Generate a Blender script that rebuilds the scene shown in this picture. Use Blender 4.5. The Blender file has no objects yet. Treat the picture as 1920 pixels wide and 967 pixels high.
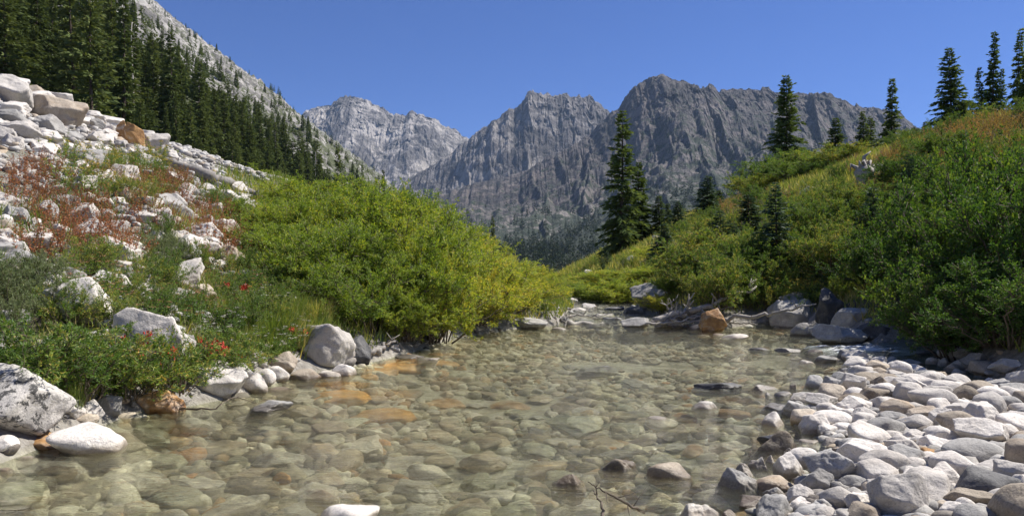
import bpy, bmesh, math, random
import numpy as np
from mathutils import Vector, Euler

R = random.Random(7)
NR = np.random.default_rng(7)
scene = bpy.context.scene
COL = scene.collection
F = 1400.0          # focal length in photo pixels
HZ = 510.0          # horizon row
CAMZ = 1.0
SUN_AZ, SUN_EL = math.radians(68), math.radians(53)   # azimuth from +Y towards +X
SUN_STR, SKY_STR, HAZE, EXPOSURE = 5.1, 0.085, 0.00006, 0.6

# ------------------------------------------------------------------ noise
def _hash(ix, iy, iz, seed):
    h = (ix.astype(np.int64) * 374761393 + iy.astype(np.int64) * 668265263 + iz.astype(np.int64) * 2147483647 + seed * 1274126177) & 0x7fffffff
    h = ((h ^ (h >> 13)) * 1274126177) & 0x7fffffff
    h = ((h ^ (h >> 16)) * 60493) & 0x7fffffff
    return (h ^ (h >> 15)) & 0x7fffffff

def noise3(p, seed=0):
    """gradient noise in -1..1 for an (N,3) array"""
    p = np.asarray(p, dtype=np.float64)
    i = np.floor(p).astype(np.int64)
    f = p - i
    u = f * f * f * (f * (f * 6 - 15) + 10)
    out = np.zeros(len(p))
    for dx in (0, 1):
        wx = u[:, 0] if dx else 1 - u[:, 0]
        for dy in (0, 1):
            wy = u[:, 1] if dy else 1 - u[:, 1]
            for dz in (0, 1):
                wz = u[:, 2] if dz else 1 - u[:, 2]
                h = _hash(i[:, 0] + dx, i[:, 1] + dy, i[:, 2] + dz, seed)
                a = (h % 1024) / 1024.0 * 2 * np.pi
                b = ((h >> 10) % 1024) / 512.0 - 1
                s = np.sqrt(np.maximum(0, 1 - b * b))
                g = np.cos(a) * s * (f[:, 0] - dx) + np.sin(a) * s * (f[:, 1] - dy) + b * (f[:, 2] - dz)
                out += wx * wy * wz * g
    return out * 1.6

def fbm(p, octaves=4, seed=0, gain=0.5, lac=2.03, ridged=False):
    p = np.asarray(p, dtype=np.float64)
    t, a, n = np.zeros(len(p)), 1.0, 0.0
    for k in range(octaves):
        v = noise3(p, seed + k * 17)
        if ridged:
            v = 1 - 2 * np.abs(v)
        t += a * v
        n += a
        a *= gain
        p = p * lac + 11.3
    return t / n

def sstep(a, b, x):
    t = np.clip((x - a) / (b - a), 0, 1)
    return t * t * (3 - 2 * t)

# ------------------------------------------------------------------ terrain
WATER = [(-3.4, -4), (-3.0, 1.5), (-2.68, 3.6), (-2.66, 4.4), (-2.66, 5.2), (-2.4, 5.55), (-2.15, 6.1), (-2.1, 7.1), (-1.7, 7.8),
         (-1.3, 9.0), (-0.88, 11.1), (0.0, 13.0), (0.85, 13.7), (1.2, 16.5), (1.6, 20.5), (1.9, 25), (2.2, 34), (2.8, 130), (4.0, 130), (3.3, 34), (3.0, 25), (3.3, 20),
         (3.1, 15.5), (3.6, 13.1), (4.6, 13.9), (5.1, 13.2), (4.9, 11), (5.0, 10.2), (6.0, 10.4), (8.5, 11.2), (8.8, 10.0), (6.2, 9.1),
         (5.0, 8.7), (4.55, 7.4), (4.45, 6.4), (5.2, 5.4), (9, 4.4), (9, 3.9), (5.3, 4.9), (4.12, 5.85), (4.02, 6.4), (4.05, 7.5), (4.1, 8.8),
         (3.5, 7.8), (3.0, 6.85), (2.3, 5.75), (1.95, 4.85), (1.75, 4.0), (1.4, 3.6), (1.0, 3.05), (0.9, 1.5), (1.0, -4)]
BAR = [(1.0, -4), (0.9, 1.5), (1.0, 3.05), (1.4, 3.6), (1.75, 4.0), (1.95, 4.85), (2.3, 5.75), (3.0, 6.85), (3.5, 7.8), (4.1, 8.8),
       (4.2, 8.6), (4.2, 6.4), (4.4, 5.8), (5.3, 5.0), (9, 4.1), (16, 2.5), (16, -4)]

def seg_dist(x, y, poly):
    d = np.full(x.shape, 1e9)
    inside = np.zeros(x.shape, bool)
    n = len(poly)
    for k in range(n):
        ax, ay = poly[k]
        bx, by = poly[(k + 1) % n]
        ex, ey = bx - ax, by - ay
        t = np.clip(((x - ax) * ex + (y - ay) * ey) / (ex * ex + ey * ey), 0, 1)
        d = np.minimum(d, np.hypot(x - ax - t * ex, y - ay - t * ey))
        c = (ay > y) != (by > y)
        if by != ay:
            inside ^= c & (x < (bx - ax) * (y - ay) / (by - ay) + ax)
    return d, inside

def wlevel(x, y):
    return 0.10 * sstep(13.3, 14.3, y) + 0.16 * sstep(15.5, 22, y) + 0.25 * sstep(22, 34, y) + 0.13 * sstep(4.75, 5.6, x) * sstep(8, 9, y) * (1 - sstep(12, 13, y))

def ground(x, y):
    x = np.asarray(x, float)
    y = np.asarray(y, float)
    shp = x.shape
    x = x.ravel()
    y = y.ravel()
    # wobble the shoreline a little
    q = np.stack([x * 0.9, y * 0.9, np.zeros_like(x)], 1)
    near = (np.abs(x) < 60) & (y < 90)
    wob = np.where(near, 0.22 * noise3(q, 5), 0)
    d, ins = seg_dist(x, y, WATER)
    db, inb = seg_dist(x, y, BAR)
    w = wlevel(x, y)
    s = np.where(ins, -d, d) + wob * sstep(0.0, 0.5, d)
    xm = np.where(y < 13, 0.3, np.where(y < 34, 2.2, 2.6 + (y - 34) * 0.007))
    left = x < xm
    dep = 0.36 * (1 - np.exp(-np.maximum(-s, 0) / 0.75)) + 0.03
    dep = np.where(y > 13.6, dep * 0.5, dep)
    dep = np.where(x > 4.2, dep * 0.6, dep)
    h_in = -dep
    dd = np.maximum(s, 0)
    n1 = fbm(np.stack([x * 0.35, y * 0.35, np.zeros_like(x)], 1), 3, 31)
    n2 = fbm(np.stack([x * 1.7, y * 1.7, np.zeros_like(x)], 1), 3, 77)
    # left talus bank
    capL = np.clip(7.4 - 0.68 * (y - 14), 0.6, 8.2)
    rawL = 0.14 * (1 - np.exp(-dd / 0.3)) + 0.40 * dd + 0.012 * dd * dd
    hL = capL * (1 - np.exp(-(rawL / capL) ** 1.8)) ** (1 / 1.8)
    hL = hL + (0.25 * n1 + 0.07 * n2) * sstep(0.2, 2.5, dd)
    # right bank
    capR = 6.8 - 2.6 * sstep(45, 80, y)
    rawR = 0.22 * (1 - np.exp(-dd / 0.3)) + 0.44 * dd + 0.011 * dd * dd
    hR = capR * (1 - np.exp(-(rawR / capR) ** 1.8)) ** (1 / 1.8)
    hR = hR + (0.4 * n1 + 0.08 * n2) * sstep(0.2, 2.5, dd)
    # gravel bar
    hB = -0.02 + 0.13 * (1 - np.exp(-dd / 0.5)) + 0.02 * np.minimum(dd, 6) + 0.03 * n2
    h = np.where(inb & ~ins, hB, np.where(left, hL, hR))
    h = np.where(s < 0, h_in + 0.04 * n2, h)
    # away from the stream everything settles to the valley floor
    far = sstep(60, 160, np.hypot(x * 0.8, y))
    h = h * (1 - far) + far * (-6.0 + 2.0 * n1) + w * (1 - far)
    return h.reshape(shp)

_LX = np.concatenate([np.arange(-45, -9, 0.5), np.arange(-9, 9, 0.06), np.arange(9, 48, 0.4)])
_LY = np.concatenate([np.arange(-2, 20, 0.06), np.arange(20, 132, 0.5)])
_LG = ground(*np.meshgrid(_LX, _LY))
def gq(x, y):
    """quick ground height from a lookup table"""
    x, y = np.asarray(x, float), np.asarray(y, float)
    i = np.clip(np.searchsorted(_LX, x) - 1, 0, len(_LX) - 2)
    j = np.clip(np.searchsorted(_LY, y) - 1, 0, len(_LY) - 2)
    u = np.clip((x - _LX[i]) / (_LX[i + 1] - _LX[i]), 0, 1)
    v = np.clip((y - _LY[j]) / (_LY[j + 1] - _LY[j]), 0, 1)
    return (_LG[j, i] * (1 - u) + _LG[j, i + 1] * u) * (1 - v) + (_LG[j + 1, i] * (1 - u) + _LG[j + 1, i + 1] * u) * v
def gz(x, y):
    return float(gq(x, y))

_YS = np.concatenate([np.arange(2.6, 30, 0.02), np.arange(30, 130, 0.1)])
def hit(px, py, ymin=0):
    """the point of the ground a ray through this direction meets first"""
    X = (px - 960) / F * _YS
    Z = CAMZ + (HZ - py) / F * _YS
    g = np.maximum(gq(X, _YS), wlevel(X, _YS))
    m = (Z <= g) & (_YS >= ymin)
    k = int(np.argmax(m)) if m.any() else None
    if k is None:
        k = int(np.argmin((Z - g) + (_YS < ymin) * 1e6))
    return float(X[k]), float(_YS[k]), gz(X[k], _YS[k])

def proj(x, y, z):
    return 960 + x / y * F, HZ - (z - CAMZ) / y * F

# ------------------------------------------------------------------ mesh helpers
def mesh_np(name, verts, quads=None, tris=None, attrs=None, smooth=False):
    me = bpy.data.meshes.new(name)
    verts = np.asarray(verts, np.float32)
    quads = np.zeros((0, 4), np.int32) if quads is None else np.asarray(quads, np.int32).reshape(-1, 4)
    tris = np.zeros((0, 3), np.int32) if tris is None else np.asarray(tris, np.int32).reshape(-1, 3)
    me.vertices.add(len(verts))
    me.vertices.foreach_set('co', verts.ravel())
    nl = quads.size + tris.size
    me.loops.add(nl)
    me.loops.foreach_set('vertex_index', np.concatenate([quads.ravel(), tris.ravel()]))
    npol = len(quads) + len(tris)
    me.polygons.add(npol)
    tot = np.concatenate([np.full(len(quads), 4), np.full(len(tris), 3)]).astype(np.int32)
    st = np.concatenate([[0], np.cumsum(tot)[:-1]]).astype(np.int32) if npol else np.zeros(0, np.int32)
    me.polygons.foreach_set('loop_start', st)
    me.polygons.foreach_set('loop_total', tot)
    me.update(calc_edges=True)
    me.polygons.foreach_set('use_smooth', np.full(npol, bool(smooth)))
    for k, v in (attrs or {}).items():
        a = me.attributes.new(k, 'FLOAT', 'POINT')
        a.data.foreach_set('value', np.asarray(v, np.float32))
    me.update()
    return me

class MB:
    """collects pieces of ONE part"""
    def __init__(s):
        s.v, s.q, s.t, s.a, s.n = [], [], [], [], 0
    def add(s, v, q=None, t=None, tint=0.5):
        v = np.asarray(v, float)
        s.v.append(v)
        if q is not None and len(q):
            s.q.append(np.asarray(q) + s.n)
        if t is not None and len(t):
            s.t.append(np.asarray(t) + s.n)
        s.a.append(np.full(len(v), tint) if np.isscalar(tint) else np.asarray(tint))
        s.n += len(v)
    def tube(s, pts, rad, sides=5, tint=0.5):
        pts = np.asarray(pts, float)
        n = len(pts)
        rad = np.broadcast_to(np.asarray(rad, float), (n,))
        tan = np.gradient(pts, axis=0)
        tan /= np.linalg.norm(tan, axis=1)[:, None] + 1e-9
        ref = np.array([0.0, 0, 1]) if abs(tan[0][2]) < 0.9 else np.array([1.0, 0, 0])
        u = np.cross(tan, ref)
        u /= np.linalg.norm(u, axis=1)[:, None] + 1e-9
        w = np.cross(tan, u)
        an = np.arange(sides) * 2 * np.pi / sides
        ring = pts[:, None] + rad[:, None, None] * (np.cos(an)[None, :, None] * u[:, None] + np.sin(an)[None, :, None] * w[:, None])
        v = ring.reshape(-1, 3)
        i = np.arange(n - 1)[:, None] * sides
        j = np.arange(sides)[None]
        q = np.stack([i + j, i + (j + 1) % sides, i + sides + (j + 1) % sides, i + sides + j], -1).reshape(-1, 4)
        caps = []
        for r0, flip in ((0, True), ((n - 1) * sides, False)):
            for k in range(1, sides - 1):
                tri = [r0, r0 + k, r0 + k + 1]
                caps.append(tri[::-1] if flip else tri)
        s.add(v, q, caps, tint)
    def leaves(s, c, ax, length, width, tint, fold=0.25, up=None):
        """diamond leaves: centres of their bases c, axes ax"""
        c = np.asarray(c, float)
        n = len(c)
        ax = ax / (np.linalg.norm(ax, axis=1)[:, None] + 1e-9)
        rnd = NR.normal(size=(n, 3)) if up is None else up
        side = np.cross(ax, rnd)
        side /= np.linalg.norm(side, axis=1)[:, None] + 1e-9
        nor = np.cross(side, ax)
        L = np.broadcast_to(length, (n,))[:, None]
        W = np.broadcast_to(width, (n,))[:, None]
        mid = c + ax * L * 0.45
        v = np.stack([c, mid + side * W * 0.5 + nor * W * fold, c + ax * L, mid - side * W * 0.5 + nor * W * fold], 1).reshape(-1, 3)
        q = np.arange(n * 4).reshape(n, 4)
        s.add(v, q, None, np.repeat(np.broadcast_to(tint, (n,)), 4))
    def mesh(s, name, smooth=False):
        return mesh_np(name, np.concatenate(s.v), np.concatenate(s.q) if s.q else None, np.concatenate(s.t) if s.t else None,
                       {'tint': np.concatenate(s.a)}, smooth)

def link(name, me, mat=None, parent=None, loc=(0, 0, 0), rot=(0, 0, 0), sc=(1, 1, 1)):
    o = bpy.data.objects.new(name, me)
    COL.objects.link(o)
    if mat is not None:
        if len(me.materials) == 0:
            me.materials.append(mat)
        if me.materials[0] is not mat:
            o.material_slots[0].link = 'OBJECT'
            o.material_slots[0].material = mat
    o.location, o.rotation_euler, o.scale = loc, rot, sc
    if parent:
        o.parent = parent
    return o

def tag(o, label=None, cat=None, group=None, kind=None):
    for k, v in (('label', label), ('category', cat), ('group', group), ('kind', kind)):
        if v:
            o[k] = v
    return o

def empty(name, loc=(0, 0, 0), rz=0, sc=1.0, tilt=(0, 0)):
    o = bpy.data.objects.new(name, None)
    COL.objects.link(o)
    o.empty_display_size = 0.1
    o.location, o.rotation_euler = loc, (tilt[0], tilt[1], rz)
    o.scale = (sc, sc, sc) if np.isscalar(sc) else sc
    return o

# ------------------------------------------------------------------ materials
def mat_new(name):
    m = bpy.data.materials.new(name)
    m.use_nodes = True
    nt = m.node_tree
    nt.nodes.clear()
    return m, nt

class N:
    def __init__(s, nt):
        s.nt = nt
    def __call__(s, t, **kw):
        n = s.nt.nodes.new(t)
        ins = kw.pop('ins', {})
        for k, v in kw.items():
            setattr(n, k, v)
        for k, v in ins.items():
            if isinstance(v, bpy.types.NodeSocket):
                s.nt.links.new(v, n.inputs[k])
            else:
                n.inputs[k].default_value = v
        return n
    def noise(s, vec, scale, detail=4, rough=0.55, dist=0.0):
        return s('ShaderNodeTexNoise', ins={'Vector': vec, 'Scale': scale, 'Detail': detail, 'Roughness': rough, 'Distortion': dist}).outputs[0]
    def ramp(s, fac, stops, interp='LINEAR'):
        n = s('ShaderNodeValToRGB', ins={'Fac': fac})
        n.color_ramp.interpolation = interp
        e = n.color_ramp.elements
        while len(e) < len(stops):
            e.new(0.5)
        for el, (p, c) in zip(e, stops):
            el.position = p
            el.color = (*c, 1) if len(c) == 3 else c
        return n.outputs[0]
    def mix(s, fac, a, b, mode='MIX'):
        n = s('ShaderNodeMix', data_type='RGBA', blend_type=mode)
        for k, v in ((0, fac), (6, a), (7, b)):
            if isinstance(v, bpy.types.NodeSocket):
                s.nt.links.new(v, n.inputs[k])
            else:
                n.inputs[k].default_value = (*v, 1) if isinstance(v, tuple) and len(v) == 3 else v
        return n.outputs[2]
    def math(s, op, a, b=0.0, c=None):
        n = s('ShaderNodeMath', operation=op)
        for k, v in enumerate((a, b) if c is None else (a, b, c)):
            if isinstance(v, bpy.types.NodeSocket):
                s.nt.links.new(v, n.inputs[k])
            else:
                n.inputs[k].default_value = v
        return n.outputs[0]
    def maprange(s, v, a, b, c=0.0, d=1.0):
        return s('ShaderNodeMapRange', interpolation_type='SMOOTHSTEP', ins={0: v, 1: a, 2: b, 3: c, 4: d}).outputs[0]
    def bump(s, h, strength, dist):
        return s('ShaderNodeBump', ins={'Height': h, 'Strength': strength, 'Distance': dist}).outputs[0]
    def out(s, sh, vol=None):
        o = s('ShaderNodeOutputMaterial')
        if sh is not None:
            s.nt.links.new(sh, o.inputs['Surface'])
        if vol is not None:
            s.nt.links.new(vol, o.inputs['Volume'])

def g3(v):
    return (v, v, v)

def stone_mat(name, base, dark, stain=None, stain_amt=0.35, speck=0.5, scale=1.0, lichen=0.0):
    m, nt = mat_new(name)
    n = N(nt)
    pos = n('ShaderNodeNewGeometry').outputs['Position']
    rnd = n('ShaderNodeObjectInfo').outputs['Random']
    big = n.noise(pos, 5.0 * scale, 5, 0.6, 0.4)
    col = n.mix(n.ramp(big, [(0.36, g3(0)), (0.66, g3(1))]), base, dark)
    if stain:
        st = n.noise(pos, 3.2 * scale, 4, 0.6, 0.8)
        col = n.mix(n.ramp(st, [(0.5, g3(0)), (0.7, g3(stain_amt))]), col, stain)
    fine = n.noise(pos, 90 * scale, 3, 0.7)
    col = n.mix(n.ramp(fine, [(0.32, g3(speck)), (0.48, g3(0))]), col, tuple(c * 0.35 for c in dark))
    vein = n.noise(pos, 9 * scale, 6, 0.65, 1.6)
    vf = n.math('ABSOLUTE', n.math('SUBTRACT', vein, 0.5))
    col = n.mix(n.ramp(vf, [(0.0, g3(0.4)), (0.022, g3(0))]), col, tuple(c * 0.55 for c in dark))
    if lichen:
        li = n.noise(pos, 14 * scale, 6, 0.75, 0.3)
        lm = n.noise(pos, 2.5 * scale, 3, 0.5)
        li = n.math('MULTIPLY', n.maprange(li, 0.5, 0.56), n.maprange(lm, 0.42, 0.56))
        col = n.mix(n.math('MULTIPLY', li, lichen), col, (0.03, 0.03, 0.03))
    val = n.maprange(rnd, 0, 1, 0.78, 1.12)
    col = n.mix(1.0, col, n('ShaderNodeCombineColor', ins={0: val, 1: val, 2: val}).outputs[0], 'MULTIPLY')
    # wet below the water line
    z = n('ShaderNodeSeparateXYZ', ins={0: pos}).outputs[2]
    zz = n.math('ADD', z, n.math('MULTIPLY', n.math('SUBTRACT', n.noise(pos, 12, 3), 0.5), 0.06))
    wet = n.maprange(zz, 0.06, 0.02)
    wetc = n.mix(1.0, col, (0.92, 0.91, 0.79), 'MULTIPLY')
    band = n.math('MULTIPLY', n.maprange(zz, 0.055, 0.025), n.maprange(zz, -0.03, 0.0))
    wetc = n.mix(band, wetc, n.mix(1.0, col, (0.50, 0.46, 0.40), 'MULTIPLY'))
    col = n.mix(wet, col, wetc)
    h = n.math('ADD', n.math('MULTIPLY', n.noise(pos, 38 * scale, 6, 0.7), 0.6), n.noise(pos, 10 * scale, 5, 0.6))
    bs = n('ShaderNodeBsdfPrincipled', ins={'Base Color': col, 'Roughness': n.maprange(wet, 0, 1, 0.85, 0.35), 'Normal': n.bump(h, 0.55, 0.03 / scale)})
    n.out(bs.outputs[0])
    return m

M = {}
M['white'] = stone_mat('white_granite', (0.70, 0.65, 0.59), (0.48, 0.445, 0.405), (0.42, 0.32, 0.22), 0.18, 0.35)
M['grey'] = stone_mat('grey_granite', (0.46, 0.44, 0.41), (0.28, 0.27, 0.255), (0.3, 0.25, 0.2), 0.2, 0.5)
M['tan'] = stone_mat('tan_granite', (0.50, 0.43, 0.34), (0.32, 0.26, 0.20), (0.36, 0.24, 0.13), 0.5, 0.45)
M['orange'] = stone_mat('iron_stained_rock', (0.54, 0.31, 0.12), (0.33, 0.17, 0.065), (0.60, 0.54, 0.45), 0.95, 0.4, 1.6)
M['amber'] = stone_mat('amber_stained_stone', (0.70, 0.36, 0.07), (0.48, 0.23, 0.05), (0.6, 0.5, 0.3), 0.4, 0.4)
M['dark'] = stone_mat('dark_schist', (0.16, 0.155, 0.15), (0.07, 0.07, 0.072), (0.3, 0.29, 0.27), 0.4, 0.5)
M['lichen'] = stone_mat('lichened_granite', (0.62, 0.58, 0.53), (0.42, 0.40, 0.37), None, 0, 0.5, 1.0, 0.9)
M['brown'] = stone_mat('brown_stone', (0.36, 0.305, 0.235), (0.20, 0.165, 0.125), (0.33, 0.22, 0.11), 0.4, 0.5)
M['greenish'] = stone_mat('olive_stone', (0.42, 0.42, 0.33), (0.25, 0.25, 0.185), (0.4, 0.36, 0.25), 0.4, 0.5)
COLW = {'amber': 'amber orange', 'white': 'white', 'grey': 'grey', 'tan': 'tan', 'orange': 'rusty orange', 'dark': 'dark grey', 'lichen': 'lichen spotted', 'brown': 'brown', 'greenish': 'olive'}

def rubble_mat(name, stops, wetline=True):
    m, nt = mat_new(name)
    n = N(nt)
    pos = n('ShaderNodeNewGeometry').outputs['Position']
    t = n('ShaderNodeAttribute', attribute_name='tint').outputs['Fac']
    col = n.ramp(t, stops)
    f = n.noise(pos, 30, 4, 0.65)
    col = n.mix(n.ramp(f, [(0.4, g3(0.55)), (0.62, g3(0))]), col, n.mix(1.0, col, g3(0.5), 'MULTIPLY'))
    if wetline:
        z = n('ShaderNodeSeparateXYZ', ins={0: pos}).outputs[2]
        col = n.mix(n.maprange(z, 0.04, 0.0), col, n.mix(1.0, col, (1.0, 0.99, 0.87), 'MULTIPLY'))
    bs = n('ShaderNodeBsdfPrincipled', ins={'Base Color': col, 'Roughness': 0.8, 'Normal': n.bump(n.noise(pos, 60, 4, 0.7), 0.4, 0.02)})
    n.out(bs.outputs[0])
    return m

def leaf_mat(name, stops, trans=0.4, gloss=0.025, vary=0.4):
    m, nt = mat_new(name)
    n = N(nt)
    t = n('ShaderNodeAttribute', attribute_name='tint').outputs['Fac']
    rnd = n('ShaderNodeObjectInfo').outputs['Random']
    t2 = n.math('ADD', t, n.math('MULTIPLY', n.math('SUBTRACT', rnd, 0.5), vary))
    col = n.ramp(t2, stops)
    d = n('ShaderNodeBsdfDiffuse', ins={'Color': col})
    tc = n.mix(1.0, col, (1.35, 1.3, 0.55), 'MULTIPLY')
    tr = n('ShaderNodeBsdfTranslucent', ins={'Color': tc})
    gl = n('ShaderNodeBsdfGlossy', ins={'Color': (0.9, 0.9, 0.9, 1), 'Roughness': 0.6})
    s = n('ShaderNodeMixShader', ins={0: trans, 1: d.outputs[0], 2: tr.outputs[0]})
    s2 = n('ShaderNodeMixShader', ins={0: gloss, 1: s.outputs[0], 2: gl.outputs[0]})
    n.out(s2.outputs[0])
    return m

M['willow'] = leaf_mat('willow_leaf', [(0.0, (0.128, 0.203, 0.033)), (0.5, (0.232, 0.323, 0.045)), (0.85, (0.390, 0.435, 0.060)), (1.0, (0.600, 0.510, 0.090))], 0.4, 0.025, 0.24)
M['alder'] = leaf_mat('alder_leaf', [(0.0, (0.043, 0.103, 0.020)), (0.5, (0.088, 0.169, 0.030)), (1.0, (0.204, 0.277, 0.043))], 0.35)
M['herb'] = leaf_mat('herb_leaf', [(0.0, (0.076, 0.152, 0.030)), (0.5, (0.152, 0.243, 0.045)), (0.85, (0.305, 0.335, 0.068)), (1.0, (0.517, 0.395, 0.107))], 0.35)
M['sage'] = leaf_mat('sage_leaf', [(0.0, (0.11, 0.16, 0.06)), (1.0, (0.28, 0.32, 0.16))], 0.25)
M['red'] = leaf_mat('red_leaf', [(0.0, (0.123, 0.148, 0.037)), (0.25, (0.246, 0.105, 0.044)), (0.6, (0.357, 0.118, 0.056)), (1.0, (0.517, 0.246, 0.136))], 0.3)
M['dry'] = leaf_mat('dry_leaf', [(0.0, (0.184, 0.196, 0.057)), (0.5, (0.345, 0.230, 0.092)), (1.0, (0.483, 0.276, 0.115))], 0.3)
M['grass'] = leaf_mat('grass_blade', [(0.0, (0.098, 0.168, 0.028)), (0.6, (0.210, 0.266, 0.056)), (1.0, (0.532, 0.434, 0.182))], 0.35)
M['needle'] = leaf_mat('conifer_needle', [(0.0, (0.062, 0.095, 0.038)), (0.6, (0.111, 0.156, 0.056)), (1.0, (0.190, 0.233, 0.085))], 0.3, 0.0)
M['needle2'] = leaf_mat('young_fir_needle', [(0.0, (0.035, 0.073, 0.035)), (0.6, (0.066, 0.119, 0.053)), (1.0, (0.131, 0.190, 0.084))], 0.15, 0.05)
M['hillneedle'] = leaf_mat('hill_conifer_needle', [(0.0, (0.065, 0.090, 0.035)), (0.6, (0.113, 0.145, 0.052)), (1.0, (0.189, 0.210, 0.080))], 0.2, 0.0)

def plain(name, c, rough=0.7, var=0.3, scale=20):
    m, nt = mat_new(name)
    n = N(nt)
    pos = n('ShaderNodeNewGeometry').outputs['Position']
    f = n.noise(pos, scale, 5, 0.65)
    col = n.mix(n.ramp(f, [(0.3, g3(1)), (0.7, g3(0))]), c, tuple(x * (1 - var) for x in c))
    n.out(n('ShaderNodeBsdfPrincipled', ins={'Base Color': col, 'Roughness': rough, 'Normal': n.bump(f, 0.4, 0.01)}).outputs[0])
    return m
M['bark'] = plain('conifer_bark', (0.10, 0.07, 0.05), 0.9, 0.5, 30)
M['twig'] = plain('twig_bark', (0.16, 0.125, 0.09), 0.8, 0.4, 40)
M['deadwood'] = plain('bleached_wood', (0.46, 0.42, 0.37), 0.8, 0.45, 22)
M['greywood'] = plain('weathered_wood', (0.30, 0.275, 0.25), 0.85, 0.5, 18)
M['yellow'] = plain('yellow_petal', (0.65, 0.42, 0.03), 0.6, 0.2)
M['scarlet'] = plain('scarlet_petal', (0.62, 0.07, 0.03), 0.6, 0.2)
M['cream'] = plain('cream_petal', (0.62, 0.58, 0.48), 0.7, 0.2)
M['umber'] = plain('seed_head', (0.42, 0.22, 0.10), 0.7, 0.3)
M['pink'] = plain('fluffy_seed_stalk', (0.36, 0.20, 0.20), 0.7, 0.3)

def ground_mat():
    m, nt = mat_new('ground_soil')
    n = N(nt)
    geo = n('ShaderNodeNewGeometry')
    pos = geo.outputs['Position']
    xyz = n('ShaderNodeSeparateXYZ', ins={0: pos})
    x, z = xyz.outputs[0], xyz.outputs[2]
    a = n.noise(pos, 1.6, 6, 0.62)
    b = n.noise(pos, 14, 5, 0.7)
    soil = n.mix(n.ramp(b, [(0.35, g3(0)), (0.7, g3(1))]), (0.075, 0.058, 0.036), (0.20, 0.165, 0.11))
    green = n.mix(n.ramp(b, [(0.35, g3(0)), (0.7, g3(1))]), (0.045, 0.065, 0.016), (0.13, 0.14, 0.04))
    col = n.mix(n.ramp(a, [(0.42, g3(0)), (0.58, g3(1))]), soil, green)
    # pale grit of the talus on the left bank
    grit = n.mix(n.ramp(b, [(0.35, g3(0)), (0.65, g3(1))]), (0.24, 0.225, 0.2), (0.48, 0.46, 0.43))
    tal = n.math('MULTIPLY', n.maprange(x, -3.2, -6.0), n.ramp(n.noise(pos, 0.9, 5, 0.6), [(0.40, g3(0)), (0.56, g3(1))]))
    col = n.mix(tal, col, grit)
    # sand and gravel by the stream and on the bar
    barm = n.maprange(n.math('ADD', z, n.math('MULTIPLY', n.math('SUBTRACT', a, 0.5), 0.2)), 0.40, 0.16)
    sand = n.mix(n.ramp(b, [(0.3, g3(0)), (0.7, g3(1))]), (0.17, 0.15, 0.125), (0.40, 0.375, 0.335))
    col = n.mix(barm, col, sand)
    wet = n.maprange(z, 0.05, -0.03)
    bed = n.mix(n.ramp(n.noise(pos, 3.5, 6, 0.65), [(0.36, g3(0)), (0.64, g3(1))]), (0.24, 0.23, 0.165), (0.50, 0.475, 0.37))
    col = n.mix(wet, col, bed)
    h = n.math('ADD', b, n.math('MULTIPLY', n.noise(pos, 45, 4, 0.7), 0.5))
    n.out(n('ShaderNodeBsdfPrincipled', ins={'Base Color': col, 'Roughness': 0.95, 'Normal': n.bump(h, 0.8, 0.05)}).outputs[0])
    return m

# ------------------------------------------------------------------ ground sheet
def axis(lo, hi, step, far_lo, far_hi, grow=1.13):
    c = list(np.arange(lo, hi, step))
    s, v = step, c[-1]
    while v < far_hi:
        s *= grow
        v += s
        c.append(v)
    s, v, pre = step, c[0], []
    while v > far_lo:
        s *= grow
        v -= s
        pre.append(v)
    return np.array(pre[::-1] + c)

def grid_mesh(name, X, Y, Z, attrs=None, smooth=True):
    r, c = X.shape
    v = np.stack([X.ravel(), Y.ravel(), Z.ravel()], 1)
    i = np.arange(r - 1)[:, None] * c
    j = np.arange(c - 1)[None]
    q = np.stack([i + j, i + j + 1, i + c + j + 1, i + c + j], -1).reshape(-1, 4)
    return mesh_np(name, v, q, None, attrs, smooth)

gx = axis(-9, 9, 0.085, -7000, 7000)
gy = axis(2.0, 19, 0.085, -400, 9000)
GX, GY = np.meshgrid(gx, gy)
GZ = ground(GX, GY)
go = link('ground', grid_mesh('ground', GX, GY, GZ), ground_mat())
tag(go, kind='structure')

# ------------------------------------------------------------------ water
def water_mat():
    m, nt = mat_new('stream_water')
    n = N(nt)
    pos = n('ShaderNodeNewGeometry').outputs['Position']
    mp = n('ShaderNodeMapping', ins={'Vector': pos, 'Scale': (0.8, 1.9, 1.0), 'Rotation': (0, 0, 0.35)}).outputs[0]
    a = n.noise(mp, 2.2, 4, 0.55, 0.6)
    b = n.noise(mp, 7.5, 4, 0.6, 0.5)
    c = n.noise(mp, 24, 2, 0.5, 0.3)
    h = n.math('ADD', n.math('MULTIPLY', a, 1.0), n.math('ADD', n.math('MULTIPLY', b, 0.38), n.math('MULTIPLY', c, 0.07)))
    bp = n.bump(h, 1.0, 0.13)
    fr = n('ShaderNodeFresnel', ins={'IOR': 1.33, 'Normal': bp}).outputs[0]
    refl = n('ShaderNodeBsdfGlossy', ins={'Color': (1, 1, 1, 1), 'Roughness': 0.05, 'Normal': bp})
    tr = n('ShaderNodeBsdfTransparent', ins={'Color': (0.95, 0.965, 0.88, 1)})
    rf = n('ShaderNodeBsdfRefraction', ins={'Color': (0.98, 0.99, 0.92, 1), 'Roughness': 0.12, 'IOR': 1.25, 'Normal': bp})
    body = n('ShaderNodeMixShader', ins={0: 0.38, 1: tr.outputs[0], 2: rf.outputs[0]})
    s = n('ShaderNodeMixShader', ins={0: n.math('MULTIPLY', fr, 0.85), 1: body.outputs[0], 2: refl.outputs[0]})
    n.out(s.outputs[0])
    return m
wx = axis(-4.5, 9.5, 0.16, -4.6, 9.6)
wy = axis(0.5, 35, 0.16, -5, 35.1)
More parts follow.
